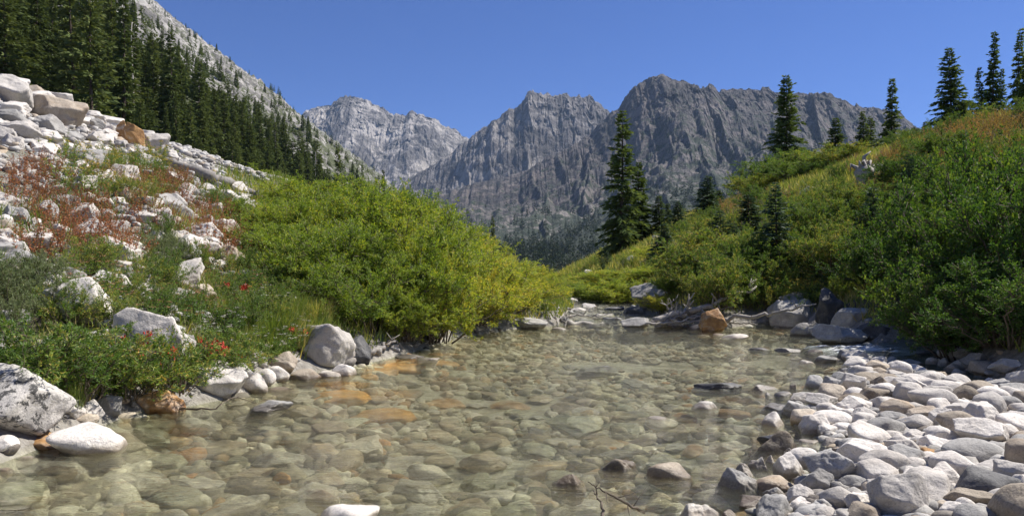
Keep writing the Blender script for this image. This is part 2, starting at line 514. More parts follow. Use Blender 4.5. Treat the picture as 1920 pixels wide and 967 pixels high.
WX, WY = np.meshgrid(wx, wy)
WZ = wlevel(WX, WY)
wo = link('water', grid_mesh('water', WX, WY, WZ), water_mat())
tag(wo, kind='structure')

# ------------------------------------------------------------------ stones
def ico(sub):
    bm = bmesh.new()
    bmesh.ops.create_icosphere(bm, subdivisions=sub, radius=1)
    v = np.array([x.co[:] for x in bm.verts])
    t = np.array([[y.index for y in f.verts] for f in bm.faces])
    bm.free()
    return v, t
ICO = {k: ico(k) for k in (1, 2, 3, 4, 5)}

def stone_verts(seed, sub, power=7, planes=14, rough=0.05, aniso=(1, 1, 1), spread=40):
    rg = np.random.default_rng(seed)
    d, t = ICO[sub]
    nrm = rg.normal(size=(planes, 3))
    nrm /= np.linalg.norm(nrm, axis=1)[:, None]
    for _ in range(spread):                               # spread the facets so that none leaves a spike
        dd = nrm[:, None] - nrm[None]
        r2 = (dd ** 2).sum(-1) + np.eye(planes)
        nrm = nrm + 0.06 * (dd / (r2 ** 1.5)[..., None]).mean(1) * 3
        nrm /= np.linalg.norm(nrm, axis=1)[:, None]
    off = rg.uniform(0.70, 1.0, planes)
    k = np.maximum(d @ nrm.T / off, 0)
    r = (k ** power).sum(1) ** (-1 / power)
    v = d * r[:, None]
    nz = fbm(d * 1.3 + seed * 3.7, 3, seed) * rough * 1.6
    nz = nz - np.abs(fbm(d * 2.6 + seed * 2.1, 3, seed + 9)) * rough * 0.9
    nz = nz + fbm(d * 4.5 + seed * 1.3, 3, seed + 5) * rough * 0.5
    v = v * (1 + nz)[:, None] * np.array(aniso)
    lo, hi = v.min(0), v.max(0)
    v = (v - (lo + hi) / 2) / (hi - lo)
    return v, t

COB = []
for k in range(14):
    v, t = stone_verts(100 + k, 4, R.choice([6, 9, 13, 20]), R.choice([11, 14, 20]), 0.06, (1, R.uniform(0.7, 1), R.uniform(0.5, 0.8)))
    COB.append(mesh_np('cobble', v, None, t, None, True))
ANG = []
for k in range(10):
    v, t = stone_verts(300 + k, 5, R.choice([30, 45, 60]), R.choice([9, 11, 14]), 0.085, (1, R.uniform(0.7, 1), R.uniform(0.55, 0.85)), 12)
    ANG.append(mesh_np('boulder', v, None, t, None, True))

THINGS = []      # (object, description, zone) to be labelled once everything stands
def stone(name, me, mat, x, y, zb, w, d, h, rz=0.0, tilt=(0, 0), cat='stone', group=None, label=None, zone=None, desc=None):
    o = link(name, me, M[mat], None, (x, y, zb + h / 2), (tilt[0], tilt[1], rz), (w, d, h))
    tag(o, label, cat, group)
    if label is None:
        THINGS.append((o, desc, zone, proj(x, y, zb + h / 2)))
    return o

BARC, TALC, WATC = [], [], []       # circles already taken: x, y, r
def hero(name, px, py, w, h, mat, lab=None, kind='cob', k=None, sink=0.22, deep=0.85, rz=None, tilt=None, cat='stone', group=None, zone=None, desc=None, taken=None, ymin=0):
    x, y, z = hit(px, py, ymin)
    sw = w / F * y
    sh = h / F * y
    dp = sw * deep
    y2 = y + dp * 0.42
    x2 = (px - 960) / F * y2
    sw = w / F * y2
    sh = h / F * y2 / (1 - sink * 0.7)
    zb = max(z, -0.06) - sh * sink
    foot = min(gz(x2 + a * sw * 0.38, y2 + b * dp * 0.38) for a in (-1, 0, 1) for b in (-1, 0, 1))
    if foot < zb and z > 0.05:
        sh += zb - foot + 0.05 * sh
        zb = foot - 0.05 * sh
    lst = COB if kind == 'cob' else ANG
    me = lst[(k if k is not None else R.randrange(100)) % len(lst)]
    if rz is None:
        rz = R.choice([0, math.pi]) + R.uniform(-0.3, 0.3)
    if tilt is None:
        tilt = (R.uniform(-0.12, 0.12), R.uniform(-0.12, 0.12))
    o = stone(name, me, mat, x2, y2, zb, sw, dp, sh, rz, tilt, cat, group, lab, zone, desc)
    if taken is not None:
        taken.append((x2, y2, (sw + dp) / 4))
    return o

# ------------------------------------------------------------------ mountains and valley walls
def rock_mat(name, light, mid, dark, veg, talus, scale, vegamt=1.0):
    m, nt = mat_new(name)
    n = N(nt)
    geo = n('ShaderNodeNewGeometry')
    pos = geo.outputs['Position']
    nz = n('ShaderNodeSeparateXYZ', ins={0: geo.outputs['Normal']}).outputs[2]
    st = n('ShaderNodeMapping', ins={'Vector': pos, 'Scale': (1.0, 1.0, 0.35)}).outputs[0]
    a = n.noise(st, 0.012 * scale, 8, 0.68, 0.6)
    b = n.noise(pos, 0.05 * scale, 6, 0.7, 0.3)
    col = n.ramp(n.math('ADD', n.math('MULTIPLY', a, 0.72), n.math('MULTIPLY', b, 0.28)), [(0.40, dark), (0.49, mid), (0.57, light)])
    t = n('ShaderNodeAttribute', attribute_name='talus').outputs['Fac']
    col = n.mix(n.math('MULTIPLY', t, n.maprange(b, 0.35, 0.52)), col, talus)
    v = n('ShaderNodeAttribute', attribute_name='veg').outputs['Fac']
    vm = n.math('MULTIPLY', n.maprange(n.math('ADD', n.math('MULTIPLY', n.noise(pos, 0.03 * scale, 7, 0.72), 1.0), n.math('MULTIPLY', v, 0.36)), 0.60, 0.70), vegamt)
    col = n.mix(vm, col, veg)
    h = n.math('ADD', n.noise(st, 0.03 * scale, 8, 0.7), n.math('MULTIPLY', b, 0.4))
    n.out(n('ShaderNodeBsdfPrincipled', ins={'Base Color': col, 'Roughness': 0.95, 'Normal': n.bump(h, 0.9, 18 / scale)}).outputs[0])
    return m

def interp_profile(pts, px):
    pts = np.array(pts, float)
    return np.interp(px, pts[:, 0], pts[:, 1])

def mountain(name, prof, px0, px1, npx, Y0, Yr, nv, gfun, seed, rib, ribamp, crag, mat, vegfun, talfun, back=0.35, base=-12, jag=4.0):
    px = np.linspace(px0, px1, npx)
    v = np.concatenate([np.linspace(0, 1, nv), 1 + np.linspace(0.03, back, max(6, nv // 8))])
    PX, V = np.meshgrid(px, v)
    Y = Y0 + V * (Yr - Y0)
    X = (PX - 960) / F * (Y * 0.5 + Yr * 0.5)          # spread between perspective fan and parallel
    PXe = 960 + X / Yr * F                             # the crest column this line of the slope runs up to
    sky = interp_profile(prof, PX)
    sky = sky + jag * fbm(np.stack([PX.ravel() / 16, np.zeros(PX.size), np.zeros(PX.size)], 1), 4, seed + 3, 0.62).reshape(PX.shape)
    crest = CAMZ + (HZ - sky) / F * Yr
    g = np.where(V <= 1, gfun(np.minimum(V, 1)), 1 - 0.9 * (V - 1))
    Z = base + (crest - base) * g
    amp = np.clip(crest / Yr * F / 300, 0.25, 1.2)
    u = np.stack([PX.ravel() / rib, V.ravel() * 3.2, np.zeros(PX.size)], 1)
    warp = fbm(np.stack([PX.ravel() / 90, V.ravel() * 3, np.full(PX.size, 3.3)], 1), 3, seed + 9)
    u[:, 0] += warp * 2.2 + 0.5 * fbm(np.stack([PX.ravel() / 30, V.ravel() * 9, np.full(PX.size, 7.3)], 1), 3, seed + 29)
    n1 = fbm(u, 5, seed, 0.55, ridged=True).reshape(PX.shape)
    n2 = fbm(np.stack([X.ravel() / crag, Y.ravel() / crag, Z.ravel() / crag], 1), 5, seed + 1, 0.6, ridged=True).reshape(PX.shape)
    n3 = fbm(np.stack([X.ravel() / crag / 4, Y.ravel() / crag / 4, np.zeros(PX.size)], 1), 4, seed + 2).reshape(PX.shape)
    n4 = fbm(np.stack([X.ravel() / crag * 4, Y.ravel() / crag * 4, Z.ravel() / crag * 1.6], 1), 4, seed + 77, 0.65).reshape(PX.shape)
    wl = fbm(np.stack([PX.ravel() / 60, V.ravel() * 4, np.full(PX.size, 9.1)], 1), 3, seed + 19).reshape(PX.shape)
    g1 = fbm(np.stack([PX.ravel() / (rib * 2.6) + 1.3 * warp + 0.5 * wl.ravel(), V.ravel() * 2.0, np.zeros(PX.size)], 1), 3, seed + 51, 0.5, ridged=True).reshape(PX.shape)
    env = np.clip(V * 1.6, 0, 1) * amp
    cliff = 0.15 + 0.85 * sstep(0.38, 0.78, V + 0.2 * n3)
    soft = 0.35 + 0.65 * sstep(0.15, 0.6, V)
    keep = 1 - 0.8 * np.exp(-((V - 1) / 0.10) ** 2)     # hold the traced crest
    Z = Z + env * ribamp * (1.0 * g1 * keep * soft + 0.14 * n1 * keep * cliff + 0.34 * n2 * cliff * (0.4 + 0.6 * keep) + 0.9 * n3 * keep + 0.15 * n4 * cliff)
    Y = Y + env * ribamp * (0.5 * n2 + 0.8 * g1) * np.clip(g * 1.5, 0, 1) * cliff
    veg = np.clip(vegfun(PX, V), 0, 1)
    tal = np.clip(talfun(PX, V) + 0.25 * n3 + 1.5 * np.clip(-0.12 - g1, 0, 1) * sstep(0.18, 0.3, V) * (1 - sstep(0.6, 0.8, V)), 0, 1)
    o = link(name, grid_mesh(name, X, Y, Z, smooth=False, attrs={'veg': veg.ravel(), 'talus': tal.ravel()}), mat)
    tag(o, kind='structure')
    return o, (PX, V, X, Y, Z)

m_left = rock_mat('pale_peak_rock', (0.40, 0.37, 0.34), (0.145, 0.135, 0.13), (0.055, 0.052, 0.055), (0.06, 0.075, 0.04), (0.50, 0.46, 0.41), 1.0)
m_mid = rock_mat('dark_peak_rock', (0.24, 0.22, 0.205), (0.085, 0.077, 0.076), (0.034, 0.032, 0.034), (0.05, 0.062, 0.035), (0.46, 0.42, 0.375), 1.0)
m_right = rock_mat('dark_ridge_rock', (0.13, 0.108, 0.098), (0.042, 0.037, 0.037), (0.016, 0.015, 0.017), (0.028, 0.04, 0.02), (0.40, 0.365, 0.33), 1.4)

PROF_L = [(380, 330), (480, 270), (545, 228), (565, 206), (590, 200), (612, 197), (632, 182), (650, 177), (668, 182), (700, 196), (735, 214), (755, 214), (770, 206), (790, 216), (815, 226), (835, 240), (855, 246), (866, 256), (880, 262), (905, 268), (960, 300), (1060, 350)]
PROF_M = [(680, 420), (740, 352), (780, 328), (820, 306), (845, 288), (862, 273), (878, 262), (884, 256), (905, 242), (925, 227), (950, 215), (965, 210), (972, 202), (985, 188), (1000, 180), (1012, 184), (1030, 182), (1045, 186), (1058, 179), (1080, 186), (1095, 188), (1110, 186), (1128, 200), (1145, 214), (1200, 230), (1300, 260)]
PROF_R = [(560, 455), (640, 430), (700, 412), (760, 392), (820, 372), (880, 352), (940, 337), (1000, 318), (1050, 295), (1085, 276), (1110, 256), (1130, 234), (1148, 212), (1165, 205), (1180, 180), (1192, 165), (1205, 163), (1215, 152), (1232, 143), (1255, 146), (1280, 156), (1296, 160), (1310, 170), (1330, 162), (1345, 172), (1360, 166), (1380, 170), (1400, 167), (1425, 168), (1445, 163), (1460, 176), (1500, 176), (1530, 174), (1545, 182), (1570, 186), (1600, 200), (1640, 204), (1660, 214), (1690, 232), (1712, 238), (1730, 252), (1800, 290), (1900, 330), (2050, 370)]
mountain('mountain_peak', PROF_L, 400, 1040, 420, 1700, 3100, 190, lambda v: 0.34 * v + 0.30 * v ** 2.0 + 0.36 * sstep(0.55, 1.05, v) ** 1.1, 21, 34, 85, 90, m_left,
         lambda p, v: np.clip(0.65 - v * 1.5, 0, 1), lambda p, v: 1.4 * np.exp(-((v - 0.30) / 0.13) ** 2), jag=7)
mountain('mountain_horn', PROF_M, 720, 1300, 400, 1300, 2600, 180, lambda v: 0.34 * v + 0.10 * sstep(0.2, 0.6, v) + 0.56 * sstep(0.5, 1.03, v) ** 1.1, 41, 30, 80, 80, m_mid,
         lambda p, v: np.clip(1.0 - v * 1.75, 0, 1), lambda p, v: 1.3 * np.exp(-((v - 0.36) / 0.12) ** 2), jag=10)
_, RIDGE = mountain('mountain_ridge', PROF_R, 480, 2050, 760, 420, 1900, 300, lambda v: 0.40 * v + 0.12 * v * v + 0.48 * sstep(0.55, 1.03, v) ** 1.1, 63, 40, 66, 70, m_right,
                    lambda p, v: np.clip(1.15 - v * 1.15, 0, 1), lambda p, v: 0.45 * np.exp(-((v - 0.48) / 0.2) ** 2), jag=9)

# the steep forested wall on the left side of the valley
def wall_z(X, Y):
    S = 0.765
    base = S * (-X - 20) - 0.004 * np.maximum(Y - 60, 0)
    p = np.stack([X.ravel(), Y.ravel(), np.zeros(X.size)], 1)
    big = fbm(p / 70, 4, 201).reshape(X.shape)
    rk = fbm(p / 26 * np.array([1, 0.7, 1]), 5, 211, 0.58, ridged=True).reshape(X.shape)
    fine = fbm(p / 6, 3, 221, 0.55, ridged=True).reshape(X.shape)
    up = sstep(2, 40, -X - 20)
    far = np.clip(Y / 250, 0.2, 1.6)
    return base + up * (9 * big * far + 7.5 * rk * far + 1.3 * fine * (0.5 + 0.5 * far))
yy = np.concatenate([np.geomspace(24, 1500, 420)])
qq = np.linspace(0, 1, 300) ** 1.1
QQ, HY = np.meshgrid(qq, yy)
HX = -17 - QQ * (8 + 0.80 * HY)
HZm = wall_z(HX, HY)
vegw = np.clip(0.62 - QQ * 0.75 + 0.25 * (HY < 150), 0, 1)
m_wall = rock_mat('hillside_rock', (0.40, 0.38, 0.355), (0.20, 0.188, 0.176), (0.075, 0.073, 0.07), (0.07, 0.085, 0.03), (0.5, 0.48, 0.45), 7.0, 0.9)
ho = link('hillside', grid_mesh('hillside', HX, HY, HZm, {'veg': vegw.ravel(), 'talus': np.zeros(HX.size)}), m_wall)
tag(ho, kind='structure')

# ------------------------------------------------------------------ sky, sun, air, camera
w = bpy.data.worlds.new('World')
scene.world = w
w.use_nodes = True
nt = w.node_tree
nt.nodes.clear()
n = N(nt)
sky = n('ShaderNodeTexSky', sky_type='NISHITA', sun_disc=False, sun_elevation=SUN_EL, sun_rotation=SUN_AZ, altitude=2600.0, air_density=1.0, dust_density=1.1, ozone_density=6.0)
bg = n('ShaderNodeBackground', ins={'Color': n.mix(1.0, sky.outputs[0], (0.50, 0.64, 0.97), 'MULTIPLY'), 'Strength': SKY_STR})
o_ = n('ShaderNodeOutputWorld')
nt.links.new(bg.outputs[0], o_.inputs['Surface'])
sl = bpy.data.lights.new('sun', 'SUN')
sl.energy, sl.angle, sl.color = SUN_STR, math.radians(0.53), (1.0, 0.95, 0.87)
so = bpy.data.objects.new('sun', sl)
COL.objects.link(so)
to_sun = Vector((math.sin(SUN_AZ) * math.cos(SUN_EL), math.cos(SUN_AZ) * math.cos(SUN_EL), math.sin(SUN_EL)))
so.rotation_euler = to_sun.to_track_quat('Z', 'Y').to_euler()

if HAZE > 0:
    bm = bmesh.new()
    bmesh.ops.create_cube(bm, size=1)
    me = bpy.data.meshes.new('haze')
    bm.to_mesh(me)
    bm.free()
    hm, nt = mat_new('mountain_air')
    n = N(nt)
    n.out(None, n('ShaderNodeVolumePrincipled', ins={'Color': (0.5, 0.7, 1.0, 1), 'Density': HAZE, 'Anisotropy': 0.1}).outputs[0])
    zo, zt = -40.0, 840.0
    hz = link('haze', me, hm, None, (0, 4300, (zo + zt) / 2), (0, 0, 0), (15000, 9800, zt - zo))
    tag(hz, kind='stuff')

cam = bpy.data.cameras.new('camera')
cam.sensor_width = 36
cam.lens = 36 * F / 1920
cam.shift_y = (HZ - 483.5) / 1920
cam.clip_start, cam.clip_end = 0.05, 20000
co = bpy.data.objects.new('camera', cam)
COL.objects.link(co)
co.location = (0, 0, CAMZ)
co.rotation_euler = (math.radians(90), 0, 0)
scene.camera = co
scene.view_settings.view_transform = 'Standard'
scene.view_settings.look = 'None'
scene.view_settings.exposure = EXPOSURE
scene.view_settings.gamma = 1.0
scene.cycles.use_denoising = True
scene.cycles.max_bounces = 8
scene.cycles.transparent_max_bounces = 8
scene.cycles.volume_bounces = 0

# ------------------------------------------------------------------ boulders and stones of the left bank
G_L = 'rocks along the left water edge'
LB = [  # px, base py, w, h, material, shape, k, extra, label
 (12, 842, 205, 140, 'lichen', 'ang', 2, dict(rz=0.25, tilt=(0.1, 0.22), deep=0.8), 'big white boulder blotched with black lichen, beside the rusty rock at the left water edge'),
 (92, 842, 92, 50, 'orange', 'ang', 1, {}, 'rusty orange rock wedged between the lichened boulder and the smooth white boulder'),
 (168, 852, 128, 66, 'white', 'cob', 3, dict(rz=0.1, tilt=(0, 0.05), sink=0.12), 'smooth rounded white boulder sitting in the shallows beside the rusty rock'),
 (48, 862, 52, 24, 'white', 'cob', 1, {}, 'small white cobble in front of the rusty rock'),
 (6, 850, 60, 30, 'white', 'cob', 2, {}, 'pale cobble at the foot of the lichened boulder'),
 (8, 884, 36, 26, 'tan', 'cob', 5, {}, 'tan stone with orange foot in the water below the lichened boulder'),
 (108, 876, 70, 22, 'brown', 'cob', 6, dict(sink=0.5), 'brown stone awash in front of the smooth white boulder'),
 (128, 786, 52, 38, 'white', 'ang', 4, {}, 'small white angular rock behind the smooth white boulder, under the front shrub'),
 (166, 787, 58, 36, 'white', 'ang', 5, {}, 'pale blocky rock between two small rocks under the front shrub'),
 (208, 782, 62, 42, 'grey', 'ang', 6, {}, 'grey blocky rock beside the brown stained rock under the front shrub'),
 (160, 800, 46, 20, 'tan', 'cob', 4, {}, 'flat tan stone behind the smooth white boulder'),
 (298, 775, 95, 58, 'orange', 'ang', 7, {}, 'brown and rust stained rock in the shade under the front shrub'),
 (405, 750, 122, 60, 'white', 'ang', 3, dict(rz=0.1, tilt=(0.05, 0.08)), 'angular white boulder with a flat top at the water edge'),
 (398, 715, 70, 40, 'white', 'ang', 8, {}, 'white rock right behind the flat topped angular boulder'),
 (448, 724, 62, 44, 'white', 'cob', 7, {}, 'rounded pale boulder just right of the flat topped angular boulder'),
 (474, 738, 54, 40, 'white', 'cob', 8, {}, 'white cobble in the water edge row, nearest to the flat topped angular boulder'),
 (487, 690, 30, 24, 'white', 'cob', 9, {}, 'little white cobble at the back of the water edge row'),
 (497, 722, 40, 30, 'white', 'cob', 10, {}, 'round white cobble in the middle of the water edge row'),
 (521, 717, 44, 30, 'white', 'cob', 11, {}, 'white cobble at the end of the water edge row, beside the tan stone'),
 (524, 733, 72, 18, 'tan', 'cob', 12, dict(sink=0.4), 'wet tan stone lying flat in the water by the row of cobbles'),
 (505, 772, 92, 34, 'grey', 'ang', 9, dict(tilt=(0.0, -0.22), rz=0.1), 'tilted grey slab standing in the water off the row of cobbles'),
 (608, 690, 118, 92, 'white', 'ang', 0, dict(rz=0.2, tilt=(0.1, 0.3), deep=0.75), 'tall leaning white boulder at the water edge beneath the willows'),
 (528, 702, 66, 42, 'tan', 'ang', 4, {}, 'tan angular rock leaning against the tall white boulder'),
 (572, 710, 62, 30, 'tan', 'cob', 2, {}, 'rounded tan cobble at the foot of the tall white boulder'),
 (645, 704, 46, 34, 'white', 'cob', 6, {}, 'small white round stone at the right foot of the tall white boulder'),
 (618, 706, 46, 22, 'white', 'cob', 4, {}, 'low white stone in front of the tall white boulder'),
 (668, 684, 56, 56, 'dark', 'ang', 5, {}, 'dark grey rock behind the tall white boulder, in the shade of the willows'),
 (770, 672, 62, 16, 'grey', 'ang', 2, {}, 'flat pale stone awash below the willows'),
 (803, 674, 44, 13, 'white', 'cob', 3, {}, 'small white stone awash below the willows'),
 (985, 617, 78, 28, 'grey', 'ang', 6, {}, 'grey boulder under the far end of the willows'),
 (1048, 618, 30, 11, 'white', 'cob', 5, {}, 'small white cobble right of the grey boulder under the willows'),
 (145, 612, 128, 100, 'white', 'ang', 7, dict(deep=0.7, rz=0.2, tilt=(0.15, 0.12)), 'big white boulder among the shrubs halfway up the left bank'),
 (275, 700, 140, 125, 'white', 'ang', 8, dict(deep=0.6, rz=0.1), 'big white boulder half hidden behind the front shrub'),
 (330, 690, 70, 70, 'white', 'ang', 1, dict(deep=0.7), 'smaller white boulder beside the half hidden one behind the front shrub'),
 (22, 640, 62, 62, 'grey', 'ang', 3, {}, 'grey white boulder at the far left edge, left of the front shrub'),
 (450, 548, 50, 16, 'white', 'ang', 4, {}, 'flat white rock in the grass below the red herbs'),
 (28, 418, 52, 36, 'grey', 'ang', 5, {}, 'dark sided white rock low on the talus, left of the red herbs'),
 (66, 476, 82, 46, 'white', 'ang', 6, {}, 'white boulder at the left below the red herbs'),
 (14, 466, 44, 42, 'white', 'ang', 9, {}, 'white rock beside the white boulder below the red herbs'),
 (15, 520, 50, 30, 'tan', 'ang', 2, {}, 'tan and white rock under the white boulder at the far left'),
 (230, 376, 42, 28, 'tan', 'cob', 9, {}, 'yellowish rock in the middle of the red herbs'),
 (304, 428, 52, 46, 'white', 'ang', 0, {}, 'white angular block in the middle of the left slope'),
 (262, 420, 62, 26, 'white', 'ang', 3, {}, 'long white rock left of the angular block on the slope'),
 (268, 392, 40, 26, 'dark', 'ang', 6, {}, 'dark rock above the angular block on the slope'),
 (230, 402, 38, 20, 'grey', 'ang', 7, {}, 'grey rock left of the dark rock on the slope'),
]
for px, py, w_, h_, mt, kd, k, ex, lab in LB:
    hero('boulder' if w_ > 75 else 'rock', px, py, w_, h_, mt, lab, kd, k, group=G_L if py > 600 else 'rocks on the left slope', cat='boulder' if w_ > 75 else 'rock', taken=TALC, **ex)

G_T = 'white blocks on the crest of the talus'
TALUS = [
 (14, 200, 80, 62, 'white'), (70, 212, 85, 52, 'white'), (24, 165, 60, 32, 'white'), (18, 235, 62, 34, 'grey'), (34, 258, 74, 34, 'white'), (82, 264, 74, 26, 'white'),
 (110, 240, 104, 60, 'tan'), (60, 190, 62, 34, 'tan'), (8, 265, 40, 30, 'white'), (104, 196, 62, 32, 'white'), (168, 222, 54, 20, 'white'), (150, 236, 54, 22, 'white'), (206, 236, 52, 22, 'white'),
 (181, 246, 32, 26, 'grey'), (196, 256, 42, 18, 'white'), (229, 262, 20, 36, 'orange'), (254, 280, 36, 52, 'orange'), (288, 286, 64, 38, 'white'), (315, 304, 42, 27, 'white'),
 (350, 322, 52, 15, 'white'), (298, 302, 28, 14, 'white'), (276, 262, 38, 20, 'white'), (220, 268, 30, 14, 'tan'), (410, 350, 40, 13, 'white'), (380, 340, 34, 14, 'white'), (455, 375, 36, 14, 'white'), (46, 246, 44, 22, 'white'), (130, 262, 46, 20, 'grey')]
for px, py, w_, h_, mt in TALUS:
    lab = {229: 'upright rusty orange slab on the talus crest, left of the leaning one', 254: 'leaning rusty orange slab on the talus crest above the fallen log',
           110: 'large tan stained boulder in the middle of the white talus blocks', 315: 'small square white block on the talus crest above the fallen log',
           288: 'large white block just right of the leaning orange slab'}.get(px)
    up = px in (229, 254)
    hero('talus_block', px, py, w_ * 1.05, h_ * 1.1, mt, lab, 'ang', None, group=G_T, cat='rock', zone='talus', desc=f'{COLW[mt]} talus block', taken=TALC, sink=0.15,
         tilt=(0.1, -0.5) if px == 254 else (0.35, 0.3) if px == 14 else None, deep=0.5 if up else 0.9, rz=0.2)
# smaller blocks strewn over the talus
cnt = 0
for tries in range(6000):
    if cnt >= 235:
        break
    u = R.random()
    px = R.uniform(-10, 560) if u < 0.75 else R.uniform(-10, 130)
    lo = 150 + 0.47 * max(px, 0)
    py = lo + abs(R.gauss(0, 1)) * 62 if u < 0.5 else R.uniform(lo + 20, 560)
    x, y, z = hit(px, py)
    if y > 26 or y < 5.2 or x > -2.4 - (y - 6) * 0.1:
        continue
    r = R.choice([0.36, 0.30, 0.24, 0.2, 0.17, 0.14, 0.11]) * (0.75 if y < 8 else 1.0) * R.uniform(0.8, 1.15)
    if fbm(np.array([[x * 0.55, y * 0.55, 4.2]]), 3, 91)[0] < (-0.30 if py < lo + 60 else -0.10):
        continue
    if any((x - a) ** 2 + (y - b) ** 2 < (0.85 * (r + c)) ** 2 for a, b, c in TALC):
        continue
    TALC.append((x, y, r))
    mt = R.choice(['white'] * 7 + ['grey'] * 2 + ['tan'])
    h_ = r * R.uniform(0.8, 1.3)
    zf = min(gz(x + a * r * .8, y + b * r * .8) for a in (-1, 1) for b in (-1, 1))
    h_ += max(0, (z - zf) * 0.8)
    stone('rock', ANG[R.randrange(10)], mt, x, y, min(z - h_ * 0.22, zf - 0.02), r * 2 * R.uniform(0.9, 1.2), r * 2 * R.uniform(0.75, 1.0), h_, R.uniform(0, 6.3), (R.uniform(-0.3, 0.3), R.uniform(-0.3, 0.3)),
          'rock', 'loose rocks strewn over the left slope', None, 'slope', f"{'larger' if r > 0.22 else 'small'} {COLW[mt]} rock")
    cnt += 1

